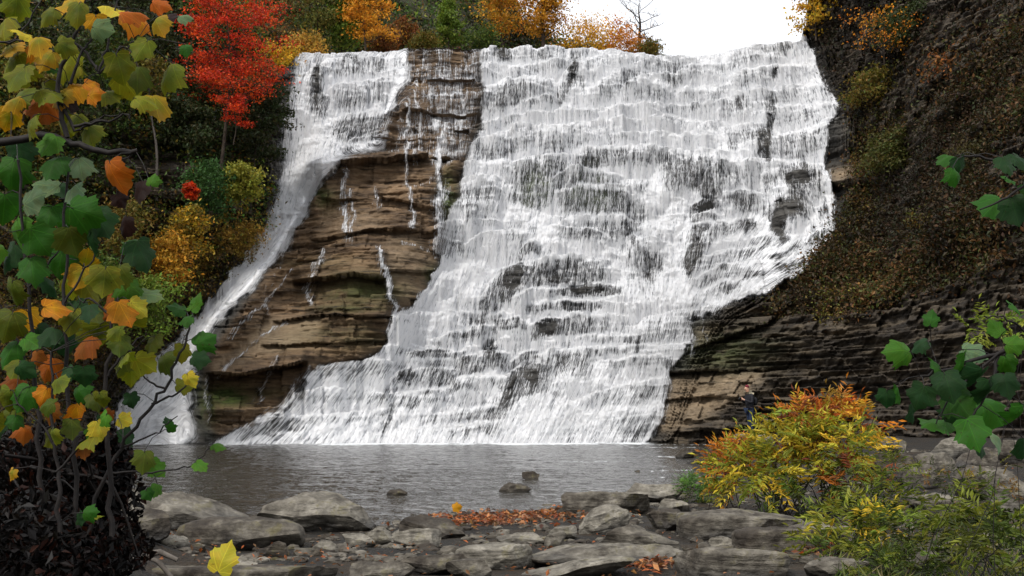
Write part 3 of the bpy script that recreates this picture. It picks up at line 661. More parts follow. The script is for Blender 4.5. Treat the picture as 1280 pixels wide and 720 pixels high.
def curve(a, b, bend, m, r):
    """a wandering line from a to b"""
    a = np.array(a, float); b = np.array(b, float); t = np.linspace(0, 1, m)[:, None]
    L_ = np.linalg.norm(b - a); off = r.normal(size=(4, 3)) * bend * L_
    w_ = np.sin(np.pi * t) * off[0] + np.sin(2 * np.pi * t) * off[1] * .5 + np.sin(4 * np.pi * t) * off[2] * .2
    return a + (b - a) * t + w_ * (t > 0)

def tree(name, base, H, Wd, pal, label, cat='tree', group=None, crown0=0.3, nleaf=3500, lsize=0.3, seed=1, limbs=14, flat=0.5, trunk_r=None, lean=0.0,
         bare=False, shape='round', weights=None, mat=M_BARK, density=1.0, mult=False):
    r = np.random.default_rng(seed); e = empty(name, tuple(float(q) for q in base)); tag(e, label, cat, group)
    tb = Tubes(); trunk_r = trunk_r or H * 0.013
    top = np.array([lean * H, r.uniform(-.05, .05) * H, H * 0.94])
    tp = curve((0, 0, -0.4), top, 0.025, 14, r); tr = trunk_r * (1 - np.linspace(0, 1, 14) * 0.88)
    tb.add(tp, tr, 8)
    ends = []; 
    for i in range(limbs):
        f = crown0 + (0.97 - crown0) * (i + r.uniform(0, .8)) / limbs
        p0 = np.array([np.interp(f * 13, np.arange(14), tp[:, q]) for q in range(3)]); r0 = trunk_r * (1 - f * .88) * .6
        g = (f - crown0) / (1 - crown0)
        if shape == 'round': rad = Wd / 2 * math.sqrt(max(0.05, 1 - (2 * g - 0.75) ** 2 / 1.9))
        elif shape == 'fan': rad = Wd / 2 * (0.45 + 0.6 * g)
        else: rad = Wd / 2 * (1.05 - 0.9 * g)
        an = i * 2.4 + r.uniform(-.5, .5); rad *= r.uniform(.65, 1.08)
        rise = rad * r.uniform(.15, .6) * (1.6 if shape == 'fan' else 1)
        p1 = p0 + np.array([math.cos(an) * rad, math.sin(an) * rad, rise])
        lb = curve(p0, p1, 0.06, 8, r); tb.add(lb, r0 * (1 - np.linspace(0, 1, 8) * .8), 5)
        for j in range(5 if not bare else 9):
            g2 = r.uniform(.25, 1); q0 = np.array([np.interp(g2 * 7, np.arange(8), lb[:, q]) for q in range(3)])
            d = r.normal(size=3); d[2] = abs(d[2]) * .5 + (0.5 if bare else 0); d /= np.linalg.norm(d); q1 = q0 + d * rad * r.uniform(.22, .5)
            sb = curve(q0, q1, .08, 5, r); tb.add(sb, r0 * .38 * (1 - np.linspace(0, 1, 5) * .75), 4); ends.append(q1); ends.append((q0 + q1) / 2)
            if bare or j % 2 == 0:
                for _k in range(4 if bare else 2):
                    d2 = d + .7 * r.normal(size=3); d2 /= np.linalg.norm(d2); q2 = sb[3] + d2 * rad * r.uniform(.12, .3)
                    tb.add(curve(sb[3], q2, .08, 4, r), r0 * .16 * (1 - np.linspace(0, 1, 4) * .7), 3); ends.append(q2)
        ends.append(p1)
    link('trunk', tb.mesh('trunk', mat), e)
    if nleaf:
        ends = np.array(ends); k_ = len(ends); idx = r.integers(0, k_, nleaf)
        cs = Wd * .085 * (0.6 + 0.9 * rnd(idx, seed))[:, None] * density
        C_ = ends[idx] + r.normal(size=(nleaf, 3)) * cs * np.array([1, 1, flat])
        tone = 0.65 + 0.75 * rnd(idx, seed + 3)
        col = pick(pal, k_, r, .1, weights)[idx] * .6 + pick(pal, nleaf, r, .25, weights) * .4
        V_, F_, c_ = leaf_cards(C_, lsize * r.uniform(.6, 1.3, nleaf), col * tone[:, None], seed)
        link('crown', npmesh('crown', V_, F_, M_LEAF, {'c_leaf': c_}, smooth=False), e)
    return e

RED = [(0.55, 0.03, 0.008), (0.70, 0.07, 0.012), (0.30, 0.014, 0.008), (0.68, 0.12, 0.015), (.42,.02,.01)]
ORG = [(0.62, 0.20, 0.015), (0.70, 0.30, 0.02), (0.45, 0.12, 0.012), (0.35, 0.2, 0.02)]
YEL = [(0.60, 0.36, 0.02), (0.48, 0.33, 0.03), (0.35, 0.28, 0.03), (0.6, 0.28, 0.02)]
GRN = [(0.05, 0.095, 0.015), (0.08, 0.13, 0.02), (0.035, 0.07, 0.015), (0.13, 0.15, 0.025)]
LGR = [(0.12, 0.20, 0.02), (0.09, 0.15, 0.02), (0.18, 0.22, 0.03)]
OLV = [(0.13, 0.12, 0.02), (0.20, 0.14, 0.02), (0.09, 0.11, 0.02), (0.17, 0.09, 0.02)]
DRK = [(0.03, 0.05, 0.014), (0.045, 0.062, 0.018), (0.055, 0.048, 0.018), (0.02, 0.035, 0.012)]
RST = [(0.22, 0.07, 0.02), (0.30, 0.10, 0.02), (0.14, 0.05, 0.02), (0.16, 0.11, 0.03)]
BRD = [(0.045, 0.028, 0.014), (0.07, 0.042, 0.018), (0.03, 0.022, 0.012), (0.06, 0.05, 0.02)]

def ray_tree(name, px, pyb, pyt, wpx, pal, label, Yd=None, **kw):
    """a tree whose foot is at px,pyb of the photograph and whose top reaches pyt"""
    if Yd is None: Yd = float(_M(px, pyb))
    x, y, z = P(px, pyb, Yd); H = (pyb - pyt) / F * Yd; Wd = wpx / F * Yd
    return tree(name, (float(x), Yd, float(z)), H, Wd, pal, label, **kw)

# ------------------------------------------------------------------ trees on the left slope and above the crest
g = 'trees on the slope left of the falls'
ray_tree('maple_tree', 275, 212, -35, 150, RED, 'scarlet maple with dark trunk on the slope beside the left fall', cat='tree', Yd=88.0, crown0=.36, nleaf=10500, lsize=.23, seed=11, limbs=34, flat=.22, shape='round', density=.55, trunk_r=.16)
x_, y_, z_ = P(276, 150, 87.8)
ray_tree('maple_sapling', 292, 175, 118, 50, RED, 'low scarlet maple spray under the big red maple', cat='tree', Yd=86.5, crown0=.35, nleaf=1500, lsize=.2, seed=12, limbs=7, flat=.3)
TREES = [
 ('tree', 20, 330, 40, 130, OLV, 'olive green tree behind the foreground branch at the edge', 80.0, {}),
 ('tree', 75, 300, -30, 140, DRK, 'tall dark green tree behind the yellow leaves', 84.0, {}),
 ('tree', 120, 285, 20, 110, GRN, 'green tree below the scarlet maple with open crown', 86.0, {}),
 ('tree', 165, 260, -50, 120, DRK, 'dark evergreen tree standing left of the scarlet maple', 92.0, {'shape': 'cone'}),
 ('tree', 196, 245, 60, 70, OLV, 'slender tree with bare leaning trunk left of the maple trunk', 87.0, {'crown0': .7, 'mat': M_BARKG, 'nleaf': 900, 'lean': -.08}),
 ('tree', 235, 235, 100, 90, DRK, 'short dark green tree under the scarlet maple', 89.0, {}),
 ('tree', 318, 215, 95, 80, DRK, 'dark bushy tree between maple and dark rock face', 93.0, {'nleaf': 5000}),
 ('tree', 250, 120, -70, 110, GRN, 'deep green tree behind the scarlet maple', 104.0, {}),
 ('tree', 345, 90, -50, 90, [(0.16,0.11,0.03),(0.25,0.10,0.03),(0.10,0.10,0.03)], 'brownish tree with rusty thin leaves right of the maple', 112.0, {'nleaf': 2600}),
 ('tree', 392, 72, -60, 90, [(0.14,0.15,0.03),(0.20,0.15,0.03),(0.09,0.11,0.03)], 'olive tree with dark forked trunk above the left fall', 112.0, {'nleaf': 3000, 'shape': 'fan'}),
 ('tree', 425, 74, -30, 60, LGR, 'bright green tree above the crest of the left fall', 114.0, {}),
 ('tree', 457, 68, -40, 62, [(0.62,0.26,0.02),(0.70,0.34,0.03),(0.5,0.22,0.02)], 'golden orange tree at the brink of the left fall', 111.0, {'nleaf': 4000}),
 ('tree', 560, 66, -10, 42, LGR, 'light green tree hugging the rock wall above the crest', 124.0, {'shape': 'cone', 'nleaf': 3800}),
 ('tree', 505, 62, 22, 40, RST, 'rusty brown tree low against the rock wall', 122.0, {'nleaf': 1300}),
 ('tree', 680, 66, -45, 110, [(0.62,0.27,0.02),(0.5,0.22,0.02),(0.68,0.36,0.03),(0.3,0.16,0.02)], 'large orange tree with dark branches above the main fall', 130.0, {'nleaf': 7500, 'limbs': 26, 'crown0': .2, 'shape': 'fan', 'density': .75, 'trunk_r': .3}),
 ('tree', 632, 64, -30, 66, [(0.55,0.28,0.02),(0.3,0.22,0.03),(0.62,0.22,0.02)], 'orange and olive tree left of the largest orange tree', 133.0, {'nleaf': 4200, 'crown0': .15}),
 ('bare_tree', 800, 70, -6, 80, ORG, 'leafless tree against the white sky above the crest', 140.0, {'bare': True, 'nleaf': 0, 'limbs': 13, 'shape': 'fan', 'crown0': .12, 'trunk_r': .30}),
 ('tree', 1020, 46, -40, 60, YEL, 'yellow leaved tree on top of the right cliff', 104.0, {'nleaf': 2600, 'crown0': .1}),
 ('tree', 1105, 75, 15, 90, ORG, 'small orange tree clinging high on the right cliff', 90.0, {'nleaf': 900, 'crown0': .2, 'lsize': .22}),
]
for i, (nm, px, pyb, pyt, wpx, pal, lab, Yd, kw) in enumerate(TREES):
    k_ = dict(nleaf=5000, lsize=.34, seed=40 + i, limbs=16, crown0=.18); k_.update(kw)
    ray_tree(nm, px, pyb, pyt, wpx, pal, lab, Yd=Yd, **k_)
# shrubs
SHR = [
 (735, 68, 30, 80, [(0.72,0.38,0.02),(0.62,0.30,0.02),(0.75,0.45,0.03)], 'golden shrub at the crest right of the orange tree', 132.0),
 (775, 70, 38, 60, [(0.60,0.20,0.02),(0.62,0.28,0.02),(0.4,0.15,0.02)], 'orange shrub at the foot of the leafless tree', 134.0),
 (812, 72, 55, 34, OLV, 'low olive shrub right of the leafless tree', 134.0),
 (385, 78, 46, 50, [(0.5,0.22,0.03),(0.42,0.26,0.04),(0.3,0.2,0.04)], 'tan and orange bush overhanging the left fall', 107.0),
 (350, 100, 62, 60, YEL, 'yellow bush on top of the dark rock face', 104.0),
 (322, 118, 80, 50, RST, 'rusty bush left of the dark rock face', 101.0),
 (480, 66, 44, 36, RST, 'brown bush at the crest beside the rock wall', 116.0),
 (600, 64, 40, 46, GRN, 'green bush at the crest before the rock wall', 124.0),
 (530, 64, 46, 36, OLV, 'olive bush at the crest below the rock wall', 120.0),
 (232, 318, 266, 56, YEL + OLV, 'yellow orange bush on the slope above the chute', 82.0),
 (205, 352, 300, 60, [(0.5,0.22,0.02),(0.4,0.25,0.03)], 'orange tinged bush low on the slope', 80.0),
 (262, 265, 205, 60, [(0.05,0.12,0.03),(0.04,0.09,0.02)], 'bluish green bush under the red maple trunk', 84.5),
 (300, 250, 205, 44, [(0.2,0.22,0.03),(0.3,0.26,0.03)], 'lime yellow bush near the dark rock face', 86.0),
 (238, 243, 229, 15, RED, 'tiny scarlet bush on the left slope', 82.5),
 (150, 330, 250, 80, OLV, 'olive bush on the slope behind the big brown leaf', 79.0),
 (180, 420, 350, 80, LGR, 'yellow green bush low on the left slope', 76.0),
 (110, 400, 320, 90, GRN, 'dark green bush behind the saplings', 72.0),
 (1215, 120, 70, 90, RST, 'reddish brown bush high on the right cliff', 82.0),
 (1180, 320, 270, 80, BRD + OLV, 'dark brown bush above the bare strata of the right cliff', 79.0),
 (1070, 330, 290, 50, OLV, 'olive bush near the right foot of the main fall', 92.0),
 (1240, 230, 180, 80, [(.05,.05,.015),(.08,.06,.02)], 'dark olive bush on the right cliff near the edge', 74.0),
 (1130, 60, 10, 70, [(.03,.05,.012),(.05,.06,.015)], 'dark green bush high up right of the small orange tree', 90.0),
 (1090, 130, 90, 60, OLV, 'olive bush on the ledge of the right cliff', 92.0),
 (1112, 215, 165, 60, [(0.07,0.09,0.02),(0.10,0.08,0.02)], 'green brown bush halfway up the right cliff', 88.0),
]
for i, (px, pyb, pyt, wpx, pal, lab, Yd) in enumerate(SHR):
    ray_tree('shrub', px, pyb, pyt, wpx, pal, lab, Yd=Yd, cat='shrub', crown0=.05, nleaf=2600, lsize=.28, seed=90 + i, limbs=12, density=1.3, trunk_r=.06, flat=.7)

# ------------------------------------------------------------------ undergrowth over the slopes
def scatter_on(gx, gy, gz, wgt, n, pal, size, seed, clump=0.35, lift=0.25, weights=None):
    r = np.random.default_rng(seed)
    w_ = wgt.ravel().clip(0); w_ = w_ / w_.sum(); nclump = n // 7
    i = r.choice(len(w_), nclump, p=w_)
    base = np.stack([gx.ravel()[i], gy.ravel()[i], gz.ravel()[i]], 1)
    tone = (0.55 + 0.9 * r.random(nclump)) * np.clip(1 + 2.0 * fb3(base[:, 0] * .22, base[:, 1] * .12, base[:, 2] * .22, 3, 650), .25, 2.4); pc = pick(pal, nclump, r, .2, weights)
    C_ = np.repeat(base, 7, 0) + r.normal(size=(nclump * 7, 3)) * clump * np.repeat(0.5 + r.random(nclump), 7)[:, None]
    C_[:, 1] -= lift; C_[:, 2] += lift * .5
    col = np.repeat(pc * tone[:, None], 7, 0) * (0.75 + .5 * r.random((nclump * 7, 1)))
    return leaf_cards(C_, size * r.uniform(.5, 1.4, len(C_)), col, seed)
def stuff_mesh(name, parts, label, cat):
    V_ = []; F_ = []; c_ = []; n = 0
    for v, f, c in parts: V_.append(v); F_.append(f + n); c_.append(c); n += len(v)
    o = link(name, npmesh(name, np.concatenate(V_), np.concatenate(F_), M_LEAF, {'c_leaf': np.concatenate(c_)}, smooth=False))
    return tag(o, label, cat, kind='stuff')
area = np.abs(np.gradient(X3[:NR - 5], axis=1)) + np.abs(np.gradient(Y3[:NR - 5], axis=1)) * .6
PXr, PYr = PX, PY
inv = (PXr > -120) & (PXr < 1400) & (over < 6)
LW = inv * (1 - wF) * (PXr < 420) * sstep(545, 470, PYr) * sstep(-0.25, 0.25, fb2(X * .15, Z * .25, 3, 600) + .35 - 1.1 * sstep(330, 430, PYr)) * (1 - _m([(318,84),(352,84),(362,160),(352,232),(322,232)], 6)[np.clip(PYr, 0, 599).astype(int), np.clip(PXr, 0, 1279).astype(int)])
lo = sstep(230, 330, PYr)
s1 = scatter_on(Xr, Yr, Z, LW * (1 - lo), 80000, DRK + GRN + OLV, .34, 601, .5, .5)
s2 = scatter_on(Xr, Yr, Z, inv * (1 - wF) * (PXr < 420) * sstep(545, 500, PYr) * lo, 70000, OLV + [(0.16,0.10,0.03),(.13,.085,.035),(.10,.07,.03),(.07,.05,.02)], .20, 602, .3, .15)
s2b = scatter_on(Xr, Yr, Z, LW * lo * sstep(150, 240, PXr) * sstep(.0, .3, fb2(X * .3, Z * .3, 2, 611)), 9000, [(0.30,0.20,0.04),(0.22,0.13,0.03)], .22, 604, .25, .15)
s3 = scatter_on(x2, y2, z2, (PX2 < 470) * 1.0, 70000, DRK + GRN + OLV, .6, 603, .9, .8)
s4 = scatter_on(x2, y2, z2, (PX2 > 450) * (PX2 < 720) * sstep(.1, .3, fb2(PX2 * .02, PY2 * .04, 3, 605)), 9000, OLV + RST + GRN, .45, 606, .7, .6)
s4b = scatter_on(x2, y2, z2, (PX2 > 420) * (PX2 < 760) * 1.0, 26000, DRK + GRN + [(.05,.04,.02)], .5, 607, .8, .7)
stuff_mesh('undergrowth', [s1, s2, s2b, s3, s4, s4b], 'dense dark green and brown undergrowth covering the left slope', 'undergrowth')
RB = _m([(1008,0),(1275,0),(1279,330),(1230,345),(1120,370),(1060,400),(1000,392),(960,395),(1010,345),(1040,300),(1075,230),(1060,205),(1075,160),(1050,120),(1030,60)], 5)
rbv = RB[np.clip(PYr, 0, 599).astype(int), np.clip(PXr, 0, 1279).astype(int)] * 1.0
rbv = np.maximum(rbv, (PXr > 1270) * sstep(380, 320, PYr))
pat = sstep(-0.25, 0.15, fb2(X * .2 + Y * .1, Z * .14, 3, 620))
RW = inv * rbv * (PXr > 900) * (.10 + pat)
s5 = scatter_on(Xr, Yr, Z, RW, 120000, [(.032,.018,.010),(.05,.028,.013),(.02,.014,.008),(.04,.032,.013),(.018,.022,.008)], .26, 621, .35, .25)
s6 = scatter_on(Xr, Yr, Z, RW * sstep(.0, .2, fb2(X * .3, Z * .2 + Y * .1, 3, 622)), 46000, [(0.06,0.038,0.014),(0.085,0.042,0.015),(0.04,0.045,0.012)], .30, 623, .55, .5)
s7 = scatter_on(Xr, Yr, Z, inv * rbv * np.exp(-((PXr - 1085 + .25 * (PYr - 200)) / 22.) ** 2) * sstep(120, 180, PYr), 9000, [(0.12,0.095,0.02),(0.09,0.10,0.02),(0.14,0.075,0.02)], .24, 624, .3, .3)
stuff_mesh('undergrowth', [s5, s6, s7], 'brown dying plants hanging over the dark right cliff', 'undergrowth')
# ================================================================== boulders and slabs along the shore
import bmesh
def _ico(n):
    bm = bmesh.new(); bmesh.ops.create_icosphere(bm, subdivisions=n, radius=1.0)
    v = np.array([q.co[:] for q in bm.verts]); f = np.array([[q.index for q in p.verts] for p in bm.faces]); bm.free(); return v, f
ICO = {n: _ico(n) for n in (2, 4, 5, 6)}
def rock_mat():
    b = N('shore_rock')
    geo = b.n('TexCoord').outputs['Object']; tone = b.attr('tone'); wt = b.attr('wet_shade')
    n1 = b.noise(geo, 1.8, 6, 0.65); n2 = b.noise(geo, 7.0, 6, 0.7); n3 = b.noise(b.vmul(geo, (2.0, 2.0, 14.0)), 1.2, 5, 0.65)
    dark = b.ramp(n2, [(0.3, (0.016, 0.012, 0.009)), (0.55, (0.046, 0.037, 0.027)), (0.75, (0.10, 0.083, 0.060))])  # dark tones lowered; shade of unbuilt overhead trees is put into the colour
    pale = b.ramp(n2, [(0.25, (0.10, 0.088, 0.068)), (0.5, (0.24, 0.22, 0.18)), (0.75, (0.40, 0.37, 0.315))])
    t = b.math('ADD', tone, b.math('MULTIPLY', b.math('SUBTRACT', n1, 0.56), 1.6), clamp=True)
    c = b.mix(t, dark, pale)
    c = b.mix(b.math('MULTIPLY', b.sst(n3, 0.46, 0.36), .7), c, (0.03, 0.025, 0.02), )
    c = b.mix(b.math('MULTIPLY', b.sst(b.noise(geo, 3.1, 5, .7), 0.56, 0.66), 0.45), c, (0.11, 0.095, 0.03))
    c = b.mix(b.math('MULTIPLY', wt, 0.88), c, (0.014, 0.013, 0.012))  # darkens damp foot and shaded front together, in the colour
    nrm = b.bump(b.math('ADD', n2, b.math('MULTIPLY', n3, 0.8)), 0.8, 0.05)
    return b.done(b.bsdf(c, b.math('SUBTRACT', 0.85, b.math('MULTIPLY', wt, 0.5)), nrm, 0.3))
M_STONE = rock_mat()
def rock_mesh(name, w, d, h, seed, tone, p=5.0, cuts=16, sub=5, top=None, strata=0.5, rough=1.0):
    r = np.random.default_rng(seed); v0, f = ICO[sub]
    a = np.abs(v0) + 1e-9
    v = v0 * ((a ** p).sum(1) ** (-1 / p))[:, None]
    for i in range(cuts):
        n = r.normal(size=3); n[2] = n[2] * .7 + (0.3 if i % 2 else 0); n[2] = max(n[2], -.5); n /= np.linalg.norm(n); q = r.uniform(.58, .98)
        ex = np.maximum(v @ n - q, 0); v = v - ex[:, None] * n * .96
    # top outline along the length, e.g. a wedge
    if top is not None:
        t = np.interp(v[:, 0], np.linspace(-1, 1, len(top)), top); v[:, 2] = -1 + (v[:, 2] + 1) * t
    s = np.array([w / 2, d / 2, h / 2]); v = v * s
    sc_ = 1.0 / max(h, w * .3)
    o = seed * 3.7
    nz_ = fb3(v[:, 0] * 1.3 * sc_ + o, v[:, 1] * 1.3 * sc_, v[:, 2] * 1.8 * sc_, 3, 700) * .09 * h * rough + fb3(v[:, 0] * 6 + o, v[:, 1] * 6, v[:, 2] * 9, 3, 710) * .035 * rough
    lay = fb2(v[:, 2] * 13 / (h + .15) + 0.7 * v[:, 0] / w + o, v[:, 0] * .7 / w + v[:, 1] * .7, 2, 720)
    rad = v0 * np.array([1, 1, .25]); rad /= np.linalg.norm(rad, axis=1, keepdims=True)
    v = v + v0 * nz_[:, None] + rad * (lay * strata * .03 * min(h, .5))[:, None]
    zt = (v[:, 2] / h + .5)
    low_dark = sstep(.62, .05, zt + .25 * fb2(v[:, 0] * 3 + o, v[:, 1] * 3, 2, 730))  # wet foot, plus shade of the rock fronts painted in, stronger towards the bottom
    return npmesh(name, v, f, M_STONE, {'tone': np.full(len(v), tone), 'wet_shade': low_dark}, smooth=False)
def foot(px, py, z=None):
    """distance at which the ground meets the direction px,py"""
    best = None
    ys = np.arange(5, 80, .05); X_, _, Z_ = P(px, py, ys)
    gz = ground_z(X_, ys) if z is None else z + 0 * ys
    i = np.argmax(Z_ <= gz); return float(ys[i])
def rock(x0, x1, yt, yb, label, tone=.35, name='boulder', d=None, z=None, rot=0, yaw=None, **kw):
    cx = (x0 + x1) / 2; Yf = foot(cx, yb, z); W_ = (x1 - x0) / F * Yf
    d = (d or .55) * W_; gz = float(ground_z(np.array([cx - 640.]) / F * Yf, np.array([Yf]))[0]) if z is None else z
    ext_ = (yb - yt) / F * Yf; vis = d * .8 * max(CH - gz - ext_ * .7, 0.1) / Yf
    h = max(ext_ - vis, ext_ * .35) * 1.12
    seed = int(x0 * 7 + yb); r = np.random.default_rng(seed)
    big = (x1 - x0)
    me = rock_mesh(name, W_ * 1.03, d, h * 1.05, seed, tone, sub=6 if big > 70 else (5 if big > 30 else 4), **kw)
    Yc_ = Yf + d * .42; zc_ = gz + h * .5 - h * .12
    o = link(name, me, loc=((cx - 640) / F * Yc_, Yc_, zc_))
    o.rotation_euler = (0, R(rot), R(r.uniform(-9, 9) if yaw is None else yaw))
    return tag(o, label, 'boulder' if name == 'boulder' else 'rock', group='rocks along the shore')
RK = [
 (128,314,607,663,'long sloping grey slab at the pool edge, highest at its left end',.45,dict(top=[.8,1,.95,.8,.6,.38],d=.5,p=5,cuts=5)),
 (294,500,613,668,'largest shore boulder, pale flat top and mossy dark side',.5,dict(top=[.45,.9,1,.98,.8,.5],d=.55,p=3.5)),
 (231,384,648,690,'smooth loaf shaped dark boulder in front of the largest boulder',.22,dict(p=3.2,cuts=4,rough=.6,d=.45,strata=.2)),
 (138,220,639,678,'rounded dark boulder below the long sloping slab',.15,dict(p=3,cuts=5,strata=.2)),
 (118,172,660,695,'small dark rounded boulder beside the leafy mound',.12,dict(p=2.6,strata=.1)),
 (198,246,672,687,'small pale flat stone between dark boulders',.85,dict(name='rock')),
 (190,432,704,730,'long flat slab cut off by the bottom edge of the view',.25,dict(p=6,cuts=3,d=.3)),
 (488,558,660,686,'pale rounded oblong rock left of the leaf drift',.75,dict(name='rock',p=3)),
 (500,598,642,674,'dark low slab leaning behind the pale oblong rock',.12,dict(name='rock',rot=8,top=[1,.9,.8,.5])),
 (460,494,659,682,'pale angular block touching the pale oblong rock',.7,dict(name='rock')),
 (430,472,666,685,'small pale flat rock beside orange leaves',.75,dict(name='rock')),
 (572,680,679,712,'pale flat slab with shadowed front near the bottom',.72,dict(name='rock',p=5,cuts=5)),
 (658,852,674,706,'long low tan slab lying across the middle of the shore',.5,dict(name='rock',p=5,top=[.9,1,.9,.9,.95,.8])),
 (640,800,688,728,'wide smooth grey slab sloping to the bottom edge',.62,dict(name='rock',p=5,top=[.3,.6,.9,1,1],d=.7)),
 (728,868,651,696,'wedge shaped slab with blue grey top and dark brown front',.35,dict(name='rock',top=[.7,1,.95,.75,.45],p=4)),
 (708,792,630,668,'tilted pale slab leaning on the brown block',.65,dict(name='rock',rot=-9,top=[.5,.9,1,.85])),
 (700,808,611,645,'squared brown block at the water edge right of the leaf drift',.4,dict(name='boulder',p=5,cuts=4)),
 (768,862,603,630,'broad flat pale slab at the water edge beside the green tuft',.7,dict(name='rock',p=5,d=.8)),
 (820,862,622,640,'small pale block behind the long rectangular slab',.72,dict(name='rock')),
 (800,862,633,664,'dark wet rock wedged behind the wedge shaped slab',.08,dict(name='rock')),
 (846,1002,636,675,'long rectangular slab, flat grey top and dark front',.38,dict(name='rock',p=7,cuts=3,top=[.85,.95,1,1])),
 (912,1022,660,696,'dark brown squared block before the long rectangular slab',.15,dict(name='boulder',p=5,cuts=5)),
 (836,975,683,722,'layered flat slab with splitting edges at the bottom',.32,dict(name='rock',p=7,cuts=2,strata=.9)),
 (618,682,662,684,'mid sized grey tan rock behind the pale flat slab',.6,dict(name='rock')),
 (686,722,654,676,'small pale pointed rock between slabs',.75,dict(name='rock')),
 (676,706,668,690,'small grey rock under the pale pointed rock',.5,dict(name='rock')),
 (560,618,698,722,'greenish grey stone at the bottom beside the smooth slab',.4,dict(name='rock')),
 (440,520,700,730,'dark tan stone at the bottom edge left of centre',.35,dict(name='rock',p=5)),
 (505,600,690,720,'low dark ledge of rock beneath the pale flat slab',.2,dict(name='rock',p=5)),
 (268,335,699,714,'pale wet stone behind the yellow leaf at the bottom',.7,dict(name='rock')),
 (330,365,676,700,'small dark stone under the loaf shaped boulder',.1,dict(name='rock')),
 (395,425,676,694,'little pinkish stone in the gravel right of the loaf boulder',.6,dict(name='rock')),
 (975,1040,652,676,'flat grey stone with dead leaves beside the orange shrub',.5,dict(name='rock')),
 (880,915,670,690,'pale tan pebble sized rock beside the squared dark block',.8,dict(name='rock')),
 (930,975,690,716,'dark green grey stone right of the layered slab',.2,dict(name='rock')),
 (1000,1080,692,725,'low tan stone at the bottom below the green weeds',.5,dict(name='rock')),
 (1122,1205,686,712,'flat brown stone lying amid the lower weeds',.35,dict(name='rock')),
 (1083,1142,562,612,'dark rounded boulder at the right end of the orange shrub',.08,dict(p=2.8,strata=.1)),
 (1120,1170,583,615,'brown boulder just right of the dark rounded boulder',.3,dict(p=3)),
 (1140,1192,566,600,'tan boulder on the right bank behind the brown boulder',.45,dict()),
 (1180,1255,577,626,'round topped grey boulder on the right bank',.35,dict(p=2.8,strata=.2)),
 (1212,1290,588,644,'pale smooth boulder at the right edge of the view',.55,dict(p=3,strata=.2)),
 (1124,1192,616,636,'flat cracked ledge stone below the round topped boulder',.55,dict(name='rock',p=6)),
 (1185,1262,562,584,'flat dark slab resting on the right bank boulders',.25,dict(name='rock',p=6)),
 (1150,1215,546,574,'pale slab leaning at the back of the right bank',.6,dict(name='rock',top=[.4,.8,1,.9])),
 (1235,1300,552,580,'brown slab at the back right edge of the bank',.3,dict(name='rock')),
 (1090,1130,548,568,'small grey stone at the back of the right bank',.5,dict(name='rock')),
]
for x0, x1, yt, yb, lab, tone, kw in RK:
    kw = dict(kw); kw.setdefault('name', 'boulder'); rock(x0, x1, yt, yb, lab, tone, **kw)
for x0, x1, yt, yb, lab, tone in [(618,670,603,618,'flat dark wet rock standing out of the pool',.12),(653,674,589,602,'small dark knob of rock in the pool behind the flat one',.05),(486,512,609,622,'dark rock tip breaking the pool surface left of centre',.05),
     (843,866,560,575,'dark stone at the left end of the row in the shallows',.1),(862,882,560,574,'second dark stone in the row in the shallows',.12),(880,898,561,576,'brown stone beside the shrub in the shallows',.2),(790,798,588,592,'tiny dark stone in the bright ripples',.05)]:
    rock(x0, x1, yt, yb, lab, tone, name='rock', z=-.05, strata=.2)
# small stones and gravel, too many to count
r = np.random.default_rng(77); v0, f0 = ICO[2]; Vs = []; Fs = []; tn = []; nn_ = 0
def add_stone(x, y, z, s, t):
    global nn_
    sc_ = s * np.array([r.uniform(.7, 1.3), r.uniform(.6, 1.1), r.uniform(.3, .6)])
    v = v0 * (1 + .25 * r.normal(size=(len(v0), 1)) * .6) * sc_; a = r.uniform(0, 6.28); c_, s_ = math.cos(a), math.sin(a)
    v = np.stack([v[:, 0] * c_ - v[:, 1] * s_, v[:, 0] * s_ + v[:, 1] * c_, v[:, 2]], 1) + np.array([x, y, z])
    Vs.append(v); Fs.append(f0 + nn_); tn.append(np.full(len(v0), t)); nn_ += len(v0)
ky = 0
while ky < 3000:
    px = r.uniform(100, 1300); py = r.uniform(556, 728) if px > 820 else r.uniform(622, 728)
    py = 728 - (728 - py) * r.uniform(.4, 1)
    Yd = 12.0 + (r.random() ** 1.2) * 24; x = (px - 640) / F * Yd
    if sdf(np.array([x]), np.array([Yd]))[0] < -0.5: ky += .3; continue
    z = float(ground_z(np.array([x]), np.array([Yd]))[0]); add_stone(x, Yd, z + .005, r.choice([.03, .05, .09, .14], p=[.45, .3, .18, .07]), r.uniform(0, .55)); ky += 1
me = npmesh('pebbles', np.concatenate(Vs), np.concatenate(Fs), M_STONE, {'tone': np.concatenate(tn), 'wet_shade': np.zeros(nn_)}, smooth=False)
tag(link('pebbles', me), 'scattered pebbles and small stones of the shore', 'pebbles', kind='stuff')

# ------------------------------------------------------------------ flat ledges at the cliff foot
for i, (x0, x1, yt, yb, lab, zz, dd_) in enumerate([
    (812, 1130, 543, 553, 'long thin ledge of layered rock at the foot of the right cliff', 0.0, .10),
    (800, 930, 550, 556, 'thin wet ledge just above the water right of the falls', -0.1, .25),
    (235, 300, 547, 556, 'low brown ledge at the water under the buttress', -0.1, .4),
    (150, 262, 536, 556, 'broad brown ledge below the left fall', -0.15, .35)]):
    rock(x0, x1, yt, yb, lab, .25, name='rock', z=zz, d=dd_, p=8, cuts=2, strata=1.5, yaw=0)
